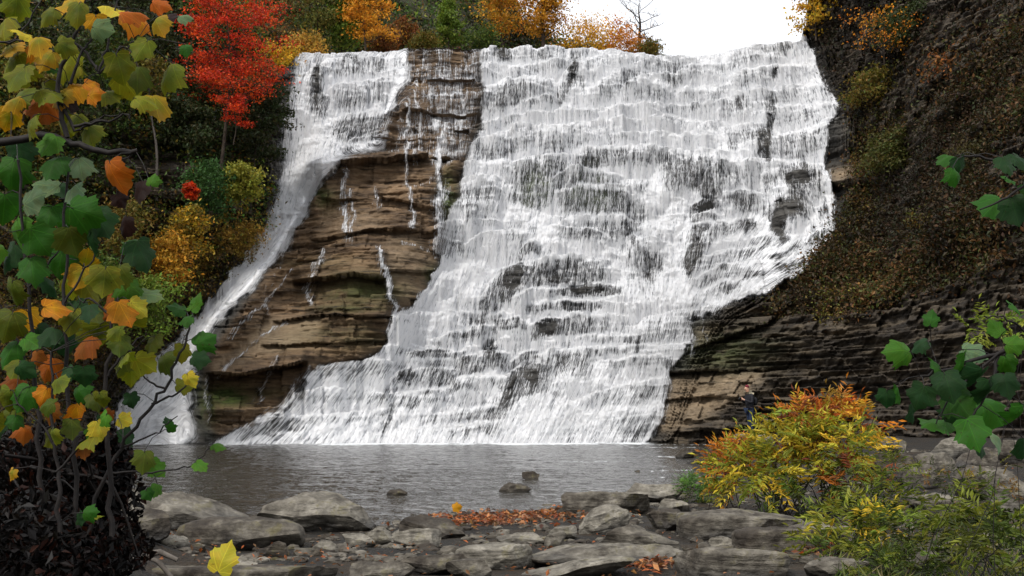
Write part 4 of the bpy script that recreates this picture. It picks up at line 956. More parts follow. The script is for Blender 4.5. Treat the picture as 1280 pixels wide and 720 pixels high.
# ================================================================== near foliage with large lobed leaves
HALF = [(0,.02),(.13,-.06),(.29,-.06),(.44,.02),(.42,.12),(.46,.22),(.42,.28),(.50,.36),(.60,.47),(.50,.53),(.50,.63),(.40,.63),(.31,.68),(.30,.77),(.20,.85),(.11,.90),(0,1.03)]
OUT = np.array(HALF + [(-x, y) for x, y in HALF[-2:0:-1]]); NO = len(OUT)
def big_leaf(base, tip, nrm, size, r, curl=.25):
    """one lobed leaf: base point, direction of its tip, its normal"""
    t = tip / np.linalg.norm(tip); s_ = np.cross(t, nrm); s_ /= np.linalg.norm(s_) + 1e-9; n = np.cross(s_, t)
    c0 = np.array([0, .36]); o = OUT * np.array([r.uniform(.85, 1.12), 1]) + r.normal(size=OUT.shape) * .012
    rings = [c0[None], c0 + (o - c0) * .34, c0 + (o - c0) * .68, o]
    P2 = np.concatenate(rings); x, y = P2[:, 0], P2[:, 1]
    ph = r.uniform(0, 6)
    z = -curl * (x * x * 1.4 + (y - .2) ** 2 * .8) + .035 * np.sin(9 * x + ph) * np.abs(x) * 2 + .03 * np.sin(8 * y + ph)
    an = np.arctan2(np.abs(x), y + .02); z = z + .05 * np.cos(an * 9.0) * np.hypot(x, y)
    z = z + r.normal() * .3 * x * y + r.normal() * .12 * x * np.abs(x)
    V_ = base + size * (x[:, None] * s_ + y[:, None] * t + z[:, None] * n)
    i = np.arange(NO); j = (i + 1) % NO; a, b_, c_ = 1 + i, 1 + NO + i, 1 + 2 * NO + i; a2, b2, c2_ = 1 + j, 1 + NO + j, 1 + 2 * NO + j
    tri = np.stack([np.zeros(NO, int), a, a2], 1); q = np.concatenate([np.stack([a, b_, b2, a2], 1), np.stack([b_, c_, c2_, b2], 1)])
    return V_, tri, q, P2
def big_leaf_mat():
    b = N('lobed_leaf'); c = b.attr('c_leaf', 'Color'); rd = b.attr('rnd')
    uv = b.n('UVMap').outputs[0]; sp = b.n('SeparateXYZ', i_0=uv)
    ax = b.math('ABSOLUTE', sp.outputs[0]); y = sp.outputs[1]
    ds = []
    for a in (0, 38, 78):
        d = b.math('ABSOLUTE', b.math('SUBTRACT', b.math('MULTIPLY', ax, math.cos(R(a))), b.math('MULTIPLY', y, math.sin(R(a))))); ds.append(d)
    d = b.math('MINIMUM', ds[0], b.math('MINIMUM', ds[1], ds[2]))
    vein = b.sst(d, .016, .004)
    sec = b.math('FRACT', b.math('MULTIPLY', b.math('SUBTRACT', y, b.math('MULTIPLY', ax, .8)), 8.0))
    sec = b.sst(b.math('ABSOLUTE', b.math('SUBTRACT', sec, .5)), .09, .02)
    v = b.math('MAXIMUM', vein, b.math('MULTIPLY', sec, .35))
    vec = b.n('CombineXYZ', i_0=sp.outputs[0], i_1=y, i_2=b.math('MULTIPLY', rd, 40.0)).outputs[0]
    n1 = b.noise(vec, 3.0, 4, .6); n2 = b.noise(vec, 9.0, 4, .6)
    c2_ = b.mix(b.math('MULTIPLY', b.sst(n1, .42, .62), .35), c, b.mix(1.0, c, (1.35, .8, .6), 'MULTIPLY'))
    c2_ = b.mix(b.math('MULTIPLY', v, .55), c2_, b.mix(1.0, c, (2.0, 1.9, 1.4), 'MULTIPLY'))
    c2_ = b.mix(b.sst(n2, .66, .72), c2_, (.035, .015, .006))
    d_ = b.bsdf(c2_, .62, b.bump(b.math('SUBTRACT', n2, v), .35, .004), .18)
    t = b.n('BsdfTranslucent', i_Color=c2_).outputs[0]
    m = b.n('MixShader', i_0=.38); b.t.links.new(d_, m.inputs[1]); b.t.links.new(t, m.inputs[2])
    return b.done(m.outputs[0])
M_BIG = big_leaf_mat()
def twig_mat():
    b = N('dark_twig'); n1 = b.noise(b.n('TexCoord').outputs['Object'], 40.0, 4)
    return b.done(b.bsdf(b.ramp(n1, [(.3, (.003, .002, .002)), (.7, (.014, .010, .008))]), .7, None, .3))
M_TWIG = twig_mat()
CC = {'G': (.020,.088,.006), 'g': (.045,.135,.010), 'K': (.011,.040,.010), 'L': (.10,.17,.08), 'O': (.135,.155,.006), 'Y': (.45,.22,.008), 'R': (.33,.085,.005), 'B': (.17,.058,.006), 'D': (.016,.006,.004), 'N': (.055,.080,.006), 'y': (.40,.36,.03)}
LS = .71
def plant(name, label, cat, stems, leaves, seed, dist, group=None, stem_r=.006):
    """stems: [(radius factor, [(px,py,dist)...])]; leaves: [(px,py,size_px,colour key,angle)] with px,py the middle of the leaf"""
    r = np.random.default_rng(seed)
    b0 = stems[0][1][0]; bx, by, bz = P(b0[0], b0[1], b0[2] if len(b0) > 2 else dist)
    org = np.array([float(bx), float(by), float(bz)]); e = empty(name, tuple(org)); tag(e, label, cat, group)
    tb = Tubes(); allp = []
    for fac, pts in stems:
        pw = np.array([[float(q) for q in P(p_[0], p_[1], p_[2] if len(p_) > 2 else dist)] for p_ in pts])
        n = max(8, 4 * len(pw)); t = np.linspace(0, len(pw) - 1, n); dn = np.stack([np.interp(t, np.arange(len(pw)), pw[:, q]) for q in range(3)], 1)
        for _ in range(2): dn[1:-1] = dn[1:-1] * .5 + .25 * (dn[2:] + dn[:-2])
        dn[1:-1] += r.normal(size=(n - 2, 3)) * .004
        tb.add(dn - org, stem_r * fac * np.linspace(1, .45, n), 7); allp.append(dn)
    AP = np.concatenate(allp)
    Vb = []; Ft = []; Fq = []; col = []; uv = []; rn = []; n0 = 0
    for lf in leaves:
        px, py, sz, key, ang = lf[:5]; Yl = (lf[5] if len(lf) > 5 else dist * r.uniform(.94, 1.06))
        c = np.array([float(q) for q in P(px, py, Yl)]); s_ = sz * LS / F * Yl
        a = R(ang + r.uniform(-12, 12)); tip = np.array([math.sin(a), r.uniform(-.8, .55), math.cos(a)]); tip /= np.linalg.norm(tip)
        nrm = np.array([r.uniform(-.8, .8), -1.0, r.uniform(.0, 1.5)]); nrm -= tip * (nrm @ tip); nrm /= np.linalg.norm(nrm)
        base = c - tip * s_ * .42
        v, tr, q, p2 = big_leaf(base - org, tip, nrm, s_, r, r.uniform(.15, .95))
        Vb.append(v); Ft.append(tr + n0); Fq.append(q + n0); n0 += len(v)
        cc = np.array(CC[key]) * r.uniform(.75, 1.25) * np.array([r.uniform(.9, 1.15), 1, r.uniform(.8, 1.2)])
        edge = np.hypot(p2[:, 0], p2[:, 1] - .36)[:, None]
        mixc = {'Y': 'O', 'O': 'N', 'R': 'Y', 'G': 'G', 'B': 'R'}.get(key, key); kk = np.clip(edge * 1.3, 0, 1) if r.random() < .6 else 1
        col.append(cc * kk + np.array(CC[mixc]) * (1 - kk) + 0 * edge); uv.append(p2); rn.append(np.full(len(v), r.random()))
        # leaf stalk to the nearest twig
        i = np.argmin(((AP - base) ** 2).sum(1)); q0 = AP[i]
        if np.linalg.norm(q0 - base) < .34:
            m_ = (q0 + base) / 2 + np.array([0, 0, .012]); tb.add(np.array([q0, m_, base, base + tip * s_ * .1]) - org, .0013, 4)
    link('stem', tb.mesh('stem', M_TWIG), e)
    link('foliage', npmesh('foliage', np.concatenate(Vb), [np.concatenate(Ft), np.concatenate(Fq)], M_BIG, {'c_leaf': np.concatenate(col), 'rnd': np.concatenate(rn)}, True, np.concatenate(uv)), e)
    return e
rr = np.random.default_rng(5)
def fill(n, x0, x1, y0, y1, keys, s0, s1, down=True):
    out = []
    for _ in range(n): out.append((rr.uniform(x0, x1), rr.uniform(y0, y1), rr.uniform(s0, s1), keys[rr.integers(len(keys))], (180 if down else 0) + rr.uniform(-75, 75)))
    return out
# upper left: yellowing branch reaching in from outside the view
plant('overhanging_branch', 'overhanging branch with yellow, olive and orange lobed leaves at top left', 'branch',
 [(2.6, [(-160,215),(-40,190),(0,179),(60,167),(90,180),(130,189),(172,188)]), (1.3, [(84,172),(70,120),(76,82),(92,50),(110,-10),(125,-60)]), (.9, [(70,118),(95,165),(120,150),(150,140)]),
  (.8, [(88,105),(105,60),(120,40)]), (.8, [(92,158),(130,152),(160,140),(163,150)]), (.7, [(-160,215),(-100,120),(-40,60),(20,50),(40,20),(60,-10)]), (.8, [(85,45),(120,80),(125,95),(150,60),(170,52)]), (.7, [(123,92),(135,50),(150,-20)]), (.9, [(-160,215),(-90,110),(-20,55),(30,52)]), (.7, [(172,188),(150,200)])],
 [(12,58,52,'Y',20),(22,95,62,'O',200),(48,52,44,'Y',160),(28,40,40,'y',300),(84,58,40,'O',100),(66,82,30,'G',120),(98,14,46,'O',170),(60,18,40,'O',210),(140,12,44,'y',130),(170,22,54,'R',120),(212,22,30,'D',100),(196,28,44,'Y',170),(178,60,50,'O',200),
  (48,62,38,'R',150),(60,72,46,'Y',190),(82,80,60,'O',185),(150,84,60,'O',175),(132,80,44,'N',200),(172,95,50,'N',170),(208,92,56,'O',200),(232,60,26,'G',150),(125,35,42,'L',95),(165,15,50,'R',80),(18,85,66,'O',190),(15,125,40,'Y',250),(30,118,50,'O',80),(55,135,66,'B',190),(60,118,50,'O',170),
  (100,108,48,'Y',95),(118,108,40,'R',110),(138,118,40,'O',120),(160,108,54,'O',150),(195,132,62,'Y',150),(180,125,44,'O',110),(88,130,30,'D',160),(95,150,40,'O',190),(112,165,46,'O',150),(75,155,50,'O',200),(115,118,34,'R',90),(143,220,66,'B',168,3.3),(176,238,44,'D',190),(150,250,30,'D',150),(155,282,38,'D',185),(190,225,24,'g',20),
  (35,155,50,'O',215),(120,30,40,'Y',180),(85,5,50,'Y',190),(20,10,50,'O',190),(200,5,36,'R',110),(230,20,26,'L',90),(5,30,50,'O',180),(10,150,46,'Y',200)] + fill(4, -60, 90, -30, 150, 'OOYON', 40, 60), 1, 3.5, stem_r=.0065)
# saplings: straight dark stems with green leaves above, brown and yellow below
def sap(name, label, stems, leaves, seed, dist): return plant(name, label, 'sapling', stems, leaves, seed, dist, 'saplings on the left bank')
sap('sapling', 'sapling with deep green leaves at the left edge of the view', [(1.5, [(52,660),(50,560),(40,430),(30,300),(22,200)]), (.8, [(45,480),(20,420),(0,380)]), (.7, [(35,360),(70,320),(80,290)])],
 [(15,215,60,'G',200),(25,190,50,'K',160),(20,290,60,'g',190),(48,300,60,'G',150),(10,320,56,'K',210),(40,335,54,'G',170),(15,365,50,'N',200),(60,355,48,'K',140),(10,405,56,'N',190),(35,400,46,'Y',170),(12,440,50,'G',200),(55,420,44,'K',150),(20,480,44,'B',180),(15,520,40,'N',200),(40,250,56,'L',80),(5,260,60,'G',180),(62,270,46,'G',190)] + fill(4, -60, 50, 200, 460, 'GGKgN', 40, 56), 21, 3.7)
sap('sapling', 'middle sapling with large green leaves hanging over the yellow bush', [(1.4, [(98,660),(92,560),(84,470),(78,380),(82,300),(86,210)]), (.7, [(80,380),(110,330),(128,300)])],
 [(66,205,58,'G',190),(62,180,50,'g',200),(100,205,50,'L',160),(72,235,40,'K',140),(90,240,50,'L',185),(60,232,44,'L',260),(70,275,60,'G',180),(105,265,62,'G',120),(125,275,66,'K',150),(90,300,56,'N',160),(112,300,54,'K',185),(75,330,60,'G',200),(100,345,46,'Y',190),(108,325,44,'Y',30),(85,355,50,'O',170),(112,365,54,'O',160),(70,385,50,'R',100),(90,400,52,'O',180),(60,420,44,'K',200),(110,410,50,'N',150)], 22, 3.6)
sap('sapling', 'right hand sapling of the left clump, olive and orange leaves on a knotty stem', [(1.5, [(140,670),(136,580),(132,480),(142,400),(150,330)]), (.8, [(135,470),(160,430),(180,420)]), (.8, [(140,400),(115,370),(100,380)])],
 [(178,318,62,'K',150),(165,305,44,'G',100),(150,345,48,'N',190),(160,365,48,'g',160),(185,368,50,'L',95),(130,350,56,'O',180),(135,385,60,'B',190),(155,390,52,'R',150),(110,395,46,'N',200),(165,400,46,'O',140),(125,420,52,'O',180),(100,385,40,'K',150),(150,430,44,'N',170),(105,430,50,'B',210),(80,430,44,'K',185),(172,385,40,'y',120)], 23, 3.5)
sap('sapling', 'thin arching shoot with green leaves in front of the left fall', [(1.2, [(110,668),(120,620),(150,560),(190,505),(215,470),(232,430),(240,395)]), (.7, [(190,505),(225,490),(250,460)]), (.6, [(150,560),(190,545),(222,520)]), (.6, [(135,590),(190,590),(240,585),(262,560)]), (.6, [(205,485),(175,470),(165,440)])],
 [(222,385,34,'G',-60),(243,378,38,'g',30),(232,398,30,'G',-110),(254,425,40,'G',60),(250,448,34,'K',110),(205,452,44,'N',150),(228,440,36,'O',170),(190,430,40,'N',200),(230,482,32,'O',100),(238,475,30,'y',140),(212,535,20,'G',0),(210,527,18,'K',-30),(272,556,26,'g',100),(250,582,28,'g',120),(195,585,38,'g',130),(180,575,42,'N',170),(160,545,36,'K',160),(125,525,26,'K',170),(195,612,26,'g',190),(185,618,22,'G',150),(165,470,36,'O',190),(150,455,36,'O',210),(180,455,44,'O',120),(165,500,30,'K',180),(155,525,30,'y',100)], 24, 3.6)
sap('sapling', 'short shoot with fading orange and yellow leaves above the dead leaf mound', [(1.2, [(75,665),(72,600),(66,520),(64,440)]), (.7, [(70,560),(40,520),(20,500)]), (.7, [(70,590),(110,540),(125,510)])],
 [(55,495,36,'R',200),(60,515,44,'B',190),(98,515,38,'R',180),(90,535,40,'N',160),(125,500,34,'O',170),(30,495,50,'G',200),(10,500,46,'O',185),(105,470,40,'K',180),(60,460,46,'B',200),(100,490,36,'G',140),(125,535,34,'y',160),(65,545,30,'O',190),(14,592,22,'Y',210),(115,540,26,'g',140),(110,640,28,'G',90),(100,648,26,'K',80),(120,645,22,'O',70),(135,520,26,'B',150),(105,560,30,'B',170),(75,480,38,'O',150),(30,540,34,'B',170),(20,460,40,'O',190)] + fill(16, -20, 185, 370, 560, 'KNGBOKg', 26, 44), 25, 3.4)
# right side
plant('leafy_branch', 'dark green leafy branch tip entering high at the right edge', 'branch', [(1.3, [(1380,230),(1300,215),(1250,200),(1205,195)]), (.9, [(1300,215),(1262,245),(1225,262)])],
 [(1186,196,44,'G',-100),(1200,210,46,'K',170),(1195,218,34,'G',150),(1258,205,40,'K',170),(1275,200,44,'K',150),(1242,256,56,'G',-125),(1268,262,56,'K',170),(1262,225,30,'G',100),(1290,240,50,'G',150)], 31, 3.6)
plant('leafy_branch', 'drooping branch of broad green leaves at the right edge above the weeds', 'branch', [(1.6, [(1400,420),(1310,430),(1250,440),(1190,460),(1150,470)]), (1.0, [(1250,440),(1240,480),(1210,530)]), (.8, [(1250,440),(1190,490),(1170,530)]), (.8, [(1310,430),(1260,400),(1230,395)])],
 [(1164,398,32,'G',10),(1128,438,50,'g',-80),(1150,430,34,'K',-120),(1108,498,36,'K',170),(1125,492,36,'G',150),(1150,495,48,'K',190),(1185,480,56,'K',170),(1175,460,50,'G',140),(1200,505,60,'G',160),(1222,475,54,'K',190),(1170,528,64,'G',-100),(1215,540,62,'G',175),(1195,520,46,'K',200),(1240,510,54,'G',150),(1245,545,36,'L',100),(1235,490,56,'K',170),(1215,440,44,'L',100),(1205,455,50,'G',180),(1262,455,40,'G',150),(1270,385,38,'G',120),(1245,410,34,'g',-40),(1258,480,46,'K',170),(1275,520,50,'G',190),(1280,560,44,'K',180),(1270,430,40,'g',90),(1225,560,36,'K',170),(1140,515,40,'K',170)], 32, 3.7)

# ================================================================== mound of dead leaves under the saplings
def lump_leaves(name, label, cat, ell, n, pal, size, seed, aspect=.8):
    r = np.random.default_rng(seed); C_ = []; 
    for (px, py, Yd, rx, ry, rz) in ell:
        c = np.array([float(q) for q in P(px, py, Yd)]); m_ = n // len(ell); u = r.normal(size=(m_, 3)); u /= np.linalg.norm(u, axis=1, keepdims=True)
        C_.append(c + u * (r.random((m_, 1)) ** .4) * np.array([rx, ry, rz]))
    C_ = np.concatenate(C_); col = pick(pal, len(C_), r, .4)
    V_, F_, c_ = leaf_cards(C_, size * r.uniform(.5, 1.4, len(C_)), col, seed, up=.1, aspect=aspect)
    return tag(link(name, npmesh(name, V_, F_, M_LEAF, {'c_leaf': c_}, smooth=False)), label, cat, kind='stuff')
DED = [(.004,.002,.0015),(.007,.003,.002),(.003,.002,.0015),(.028,.008,.004),(.007,.005,.003),(.003,.002,.002),(.003,.002,.002)]  # browns taken down to near black, shade of this corner painted into them
lump_leaves('dead_leaves', 'heap of curled dark brown dead leaves under the saplings', 'dead leaves',
   [(40,640,4.0,.32,.3,.22),(100,620,4.0,.22,.2,.24),(60,590,4.2,.26,.2,.18),(130,590,4.0,.10,.1,.16),(10,690,3.6,.3,.3,.2),(95,690,3.9,.25,.3,.12)], 16000, DED, .036, 41, .5)
# roots and twigs poking out under the mound
tb = Tubes(); r = np.random.default_rng(8)
for i in range(26):
    a = [float(q) for q in P(r.uniform(-20, 150), r.uniform(560, 700), r.uniform(3.6, 4.2))]; b_ = [float(q) for q in P(r.uniform(-20, 180), r.uniform(600, 730), r.uniform(3.6, 4.4))]
    tb.add(curve(a, b_, .12, 9, r), r.uniform(.002, .008) * np.linspace(1, .5, 9), 5)
tag(link('exposed_roots', tb.mesh('exposed_roots', M_TWIG)), 'tangle of thin dark roots and twigs on the left mound', 'roots', kind='stuff')
tb = Tubes(); r = np.random.default_rng(9)
for pts in [[(145,718),(165,702),(182,694),(198,702),(215,722)], [(182,694),(200,690),(222,700)]]:
    pw = np.array([[float(q) for q in P(a, b_, 9.0)] for a, b_ in pts]); tb.add(pw, .03 * np.linspace(1, .6, len(pw)), 7)
tag(link('driftwood', tb.mesh('driftwood', M_BARKG)), 'forked grey driftwood lying at the bottom left', 'driftwood')
# single big yellow leaf standing among the stones
def lone_leaf(label, px, py, sz, key, ang, Yd, seed):
    r = np.random.default_rng(seed); c = np.array([float(q) for q in P(px, py, Yd)]); s_ = sz / F * Yd; a = R(ang)
    tip = np.array([math.sin(a), .1, math.cos(a)]); nrm = np.array([.1, -1, .4]); v, tr, q, p2 = big_leaf(-tip * s_ * .42, tip, nrm - tip * (nrm @ tip), s_, r, .3)
    me = npmesh('fallen_leaf', v, [tr, q], M_BIG, {'c_leaf': np.tile(np.array(CC[key]), (len(v), 1)), 'rnd': np.full(len(v), r.random())}, True, p2)
    o = link('fallen_leaf', me, loc=tuple(c)); return tag(o, label, 'leaf')
lone_leaf('pale yellow lobed leaf upright before the loaf shaped boulder', 279, 698, 40, 'y', 20, 8.0, 3)
lone_leaf('orange leaf on the gravel beside the loaf shaped boulder', 432, 687, 22, 'R', 60, 15.0, 4)
lone_leaf('small orange leaf left of the loaf shaped boulder', 183, 682, 14, 'R', 100, 14.0, 5)
lone_leaf('yellow leaf floating at the near pool edge', 571, 634, 12, 'Y', 80, 21.0, 6)
# leaf litter
LIT = [(.42,.12,.03),(.26,.07,.025),(.45,.20,.08),(.16,.05,.025),(.30,.16,.09),(.08,.035,.02),(.12,.06,.03)]
def litter(ells, n, seed, size, pal=LIT, label=''):
    r = np.random.default_rng(seed); C_ = []
    for (px, py, rx, ry, wgt) in ells:
        m_ = int(n * wgt); a = r.normal(size=(m_, 2)) * .5; qx = px + a[:, 0] * rx; qy = py + a[:, 1] * ry
        Yd = foot(px, py); Ya = 1 / (1 / Yd + (qy - py) / (F * (CH - .1))); x = (qx - 640) / F * Ya
        C_.append(np.stack([x, Ya, ground_z(x, Ya) + .03 + .05 * r.random(m_)], 1))
    C_ = np.concatenate(C_); ax = r.normal(size=C_.shape) * np.array([1, 1, .25])
    V_, F_, c_ = leaf_cards(C_, size * r.uniform(.6, 1.4, len(C_)), pick(pal, len(C_), r, .3), seed, up=.9, aspect=.5, axis=ax)
    tag(link('fallen_leaves', npmesh('fallen_leaves', V_, F_, M_LEAF, {'c_leaf': c_}, smooth=False)), label, 'fallen leaves', kind='stuff')
litter([(655,648,120,7,.40),(605,655,90,11,.35),(510,652,50,6,.15),(725,640,30,6,.1)], 1500, 51, .10, label='drift of orange fallen leaves along the near pool edge')
litter([(812,712,34,10,.5),(1010,690,36,12,.3),(985,672,30,8,.2)], 420, 52, .075, label='bright orange leaves caught between the bottom slabs')
litter([(640,700,420,50,.5),(1150,650,150,50,.3),(300,700,200,40,.2)], 800, 53, .06, [(.20,.09,.04),(.28,.13,.06),(.12,.06,.03),(.35,.10,.03)], label='scattered brown leaves over the stony shore')

# ================================================================== shrubs with narrow leaflets on the right bank
def pinnate(name, label, ells, nleaf, seed, leaflet, group='shrubs on the right bank', narrow=.26, foot_px=None, pairs=6):
    """ells: (px,py,rx,ry,dist,palette,weight)"""
    r = np.random.default_rng(seed); fx, fy, fd = foot_px
    base = np.array([float(q) for q in P(fx, fy, fd)]); base[2] = float(ground_z(np.array([base[0]]), np.array([fd]))[0])
    e = empty(name, tuple(base)); tag(e, label, 'shrub', group)
    tb = Tubes(); Cs = []; Sz = []; Co = []; Ax = []
    for (px, py, rx, ry, Yd, pal, wgt) in ells:
        c = np.array([float(q) for q in P(px, py, Yd)]); a, b_ = rx / F * Yd, ry / F * Yd; m_ = int(nleaf * wgt)
        for s_ in range(max(3, m_ // 14)):
            t = c + r.normal(size=3) * np.array([a, a * .7, b_]) * .5; b2 = base + np.array([r.uniform(-.5, .5), r.uniform(-.3, .3), -.05]) + (np.array([c[0], c[1], 0]) - np.array([base[0], base[1], 0])) * r.uniform(.3, .8)
            b2[2] = float(ground_z(np.array([b2[0]]), np.array([b2[1]]))[0])
            tb.add(np.concatenate([np.array([[0, 0, -.02], list((b2 - base) * .5 + [0, 0, -.02])]), curve(b2 - base, t - base, .05, 7, r)]), .009 * np.linspace(1, .35, 9) * leaflet / .12, 4)
        for i in range(m_):
            u = r.normal(size=3); u *= min(1, 1.5 / np.linalg.norm(u)); p0 = c + u * np.array([a, max(a, .4) * .8, b_]) * .62
            d = u * np.array([.6, .5, .3]) + np.array([0, -.2, .25]) + r.normal(size=3) * .5; d /= np.linalg.norm(d)
            L_ = leaflet * pairs * .42 * r.uniform(.7, 1.2); sd_ = np.cross(d, np.array([0, 0, 1.]) + .3 * r.normal(size=3)); sd_ /= np.linalg.norm(sd_)
            pc = pick(pal, 1, r, .35)[0]
            for q in range(pairs):
                g_ = (q + .5) / pairs; pp = p0 + d * L_ * g_ + np.array([0, 0, -.25 * L_ * g_ * g_])
                for sg in (-1, 1):
                    ax = d * .55 + sg * sd_ * .8 + np.array([0, 0, -.15]); ax /= np.linalg.norm(ax); l_ = leaflet * (1 - .45 * abs(g_ - .45)) * r.uniform(.8, 1.15)
                    Cs.append(pp + ax * l_ * .5); Sz.append(l_); Co.append(pc * r.uniform(.7, 1.3)); Ax.append(ax)
            Cs.append(p0 + d * L_ * 1.05); Sz.append(leaflet * .8); Co.append(pc); Ax.append(d)
    Cs, Sz, Co, Ax = map(np.array, (Cs, Sz, Co, Ax)); Ax = Ax * 2.2
    gz = ground_z(Cs[:, 0], Cs[:, 1]); Cs[:, 2] = np.maximum(Cs[:, 2], gz + .03)
    V_, F_, c_ = leaf_cards(Cs - base, Sz, Co, seed, aspect=narrow, axis=Ax)
    link('stem', tb.mesh('stem', M_TWIG), e); link('foliage', npmesh('foliage', V_, F_, M_LEAF, {'c_leaf': c_}, smooth=False), e); return e
SO = [(.52,.20,.02),(.42,.11,.02),(.52,.30,.03),(.34,.20,.03)]; SR = [(.22,.06,.02),(.16,.04,.02),(.40,.13,.02)]
SY = [(.42,.34,.03),(.34,.32,.03),(.50,.34,.03),(.20,.24,.03)]; SG = [(.12,.15,.015),(.17,.18,.02),(.07,.10,.015)]; SD = [(.04,.06,.010),(.03,.04,.008),(.07,.08,.012)]
pinnate('sumac_shrub', 'wide shrub turning orange and yellow green on the right bank', [(1040,520,42,15,19.0,SO,.13),(1005,522,30,15,18.6,SR+SY,.10),(1085,528,12,16,18.5,SO,.02),(985,552,44,14,18.5,SY,.18),(1050,560,46,20,18.0,SY,.16),(950,590,55,18,18.0,SG+SY,.16),(1010,590,60,24,18.5,SY+SR,.13),(1060,600,36,18,17.5,SR+SD,.06),(990,622,60,10,17.6,SD+SG,.06)], 400, 61, .18, foot_px=(1005,648,17.6))
pinnate('sumac_shrub', 'small orange leaved shrub left of the wide one over the water', [(915,580,20,18,19.5,SO,.5),(918,566,18,10,19.5,SO+SY,.25),(905,600,18,14,19.2,SO+SG,.25)], 110, 62, .15, foot_px=(920,634,19.0))
pinnate('weed_clump', 'low green weed clump beside the broad flat slab', [(872,606,20,9,21,[(.06,.16,.02),(.10,.20,.03),(.05,.10,.02)],.6),(885,618,24,7,21,SG+SD,.4)], 170, 63, .09, foot_px=(875,622,21.5), narrow=.2)
pinnate('weed_clump', 'yellow green weeds right of the squared dark block', [(1060,650,40,20,12.5,SG+SY,.35),(1100,640,40,24,13,SG+SD,.3),(1040,680,30,12,12,SG,.15),(1120,670,50,30,12,SG+SD,.25)], 120, 64, .13, foot_px=(1085,700,12.3))
pinnate('weed_clump', 'green weeds in the bottom right corner', [(1235,655,45,20,9.5,SG,.35),(1260,690,40,26,9,SG+SD,.35),(1205,640,30,16,10,SD+SG,.3)], 90, 65, .12, foot_px=(1240,712,9.2))
pinnate('weed_clump', 'dark trailing weeds around the flat brown stone', [(1160,700,60,20,10.5,SD+SG,.4),(1180,655,50,16,11.5,SD,.3),(1110,712,50,12,10.5,SG+SD,.3)], 110, 66, .10, foot_px=(1160,715,10.5))
pinnate('weed_clump', 'bright sprig of narrow leaves before the dark rounded boulder', [(1110,590,26,12,15,SG,1.0)], 26, 67, .10, foot_px=(1100,640,15))
pinnate('weed_clump', 'yellow green twig with narrow leaves at the right edge', [(1250,408,26,12,5.0,[(.22,.26,.03),(.16,.22,.02)],.7),(1275,425,16,14,5,[(.22,.26,.03)],.3)], 26, 68, .04, foot_px=(1290,640,5.0), narrow=.3)
pinnate('weed_clump', 'sparse brown weeds between the right bank boulders', [(1150,600,60,20,17,SD+OLV,.5),(1230,600,50,25,15,SD+OLV,.5)], 70, 69, .07, foot_px=(1190,630,15.5))
# grass blades bottom right
r = np.random.default_rng(12); n = 900
px = r.uniform(1030, 1300, n); Yd = r.uniform(9, 14, n); x = (px - 640) / F * Yd; z = ground_z(x, Yd)
ax = r.normal(size=(n, 3)) * np.array([.7, .7, .3]) + np.array([0, 0, .9])
V_, F_, c_ = leaf_cards(np.stack([x, Yd, z + .09], 1), r.uniform(.15, .38, n), pick([(.06,.10,.015),(.12,.14,.03),(.03,.04,.01),(.18,.15,.06)], n, r), 12, aspect=.05, axis=ax * 2)
tag(link('grass', npmesh('grass', V_, F_, M_LEAF, {'c_leaf': c_}, smooth=False)), 'thin grass blades among the weeds of the right bank', 'grass', kind='stuff')
# ================================================================== the person on the ledge
def plain(name, c, rough=.8):
    b = N(name); n1 = b.noise(b.n('TexCoord').outputs['Object'], 14.0, 4)
    return b.done(b.bsdf(b.mix(n1, tuple(q * .7 for q in c), tuple(min(q * 1.3, 1) for q in c)), rough, b.bump(n1, .3, .02), .2))
def skin(name, J, E, mat, parent, sub=2):
    names = list(J); me = bpy.data.meshes.new(name)
    me.from_pydata([J[k][0] for k in names], [(names.index(a), names.index(b_)) for a, b_ in E], []); o = link(name, me, parent)
    me.materials.append(mat); sk = o.modifiers.new('skin', 'SKIN'); sk.use_smooth_shade = True
    for i, k in enumerate(names):
        rr_ = J[k][1]; rr_ = rr_ if isinstance(rr_, tuple) else (rr_, rr_); me.skin_vertices[0].data[i].radius = rr_; me.skin_vertices[0].data[i].use_root = (i == 0)
    s_ = o.modifiers.new('sub', 'SUBSURF'); s_.levels = sub; s_.render_levels = sub; return o
px_, py_, pz_ = P(938, 543, 41.5)
per = empty('person', (float(px_), 41.5, float(pz_) )); tag(per, 'person in maroon hat, dark jacket and jeans, head bent over what they hold', 'person')
per.rotation_euler = (0, 0, R(-70))          # the figure is modelled facing -y, then turned to face the falls side
m_sk = plain('skin_tone', (.45, .26, .18), .6); m_j = plain('dark_jacket', (.018, .018, .022)); m_t = plain('blue_jeans', (.015, .024, .05)); m_h = plain('maroon_wool', (.13, .012, .025))
m_c = plain('cream_fleece', (.42, .37, .26)); m_b = plain('black_pack', (.012, .012, .013)); m_bo = plain('brown_boots', (.05, .03, .02)); m_ph = plain('black_camera', (.01, .01, .01), .4)
J = {'pelvis': ((0, 0, .95), (.13, .10)), 'waist': ((0, .0, 1.10), (.12, .09)), 'chest': ((0, -.01, 1.30), (.15, .10)), 'neck0': ((0, -.03, 1.46), .06), 'neck': ((0, -.06, 1.52), .05), 'head': ((0, -.10, 1.60), (.075, .085)), 'brow': ((0, -.115, 1.67), (.075, .09)), 'crown': ((0, -.10, 1.72), (.055, .06))}
E = [('pelvis', 'waist'), ('waist', 'chest'), ('chest', 'neck0'), ('neck0', 'neck'), ('neck', 'head'), ('head', 'brow'), ('brow', 'crown')]
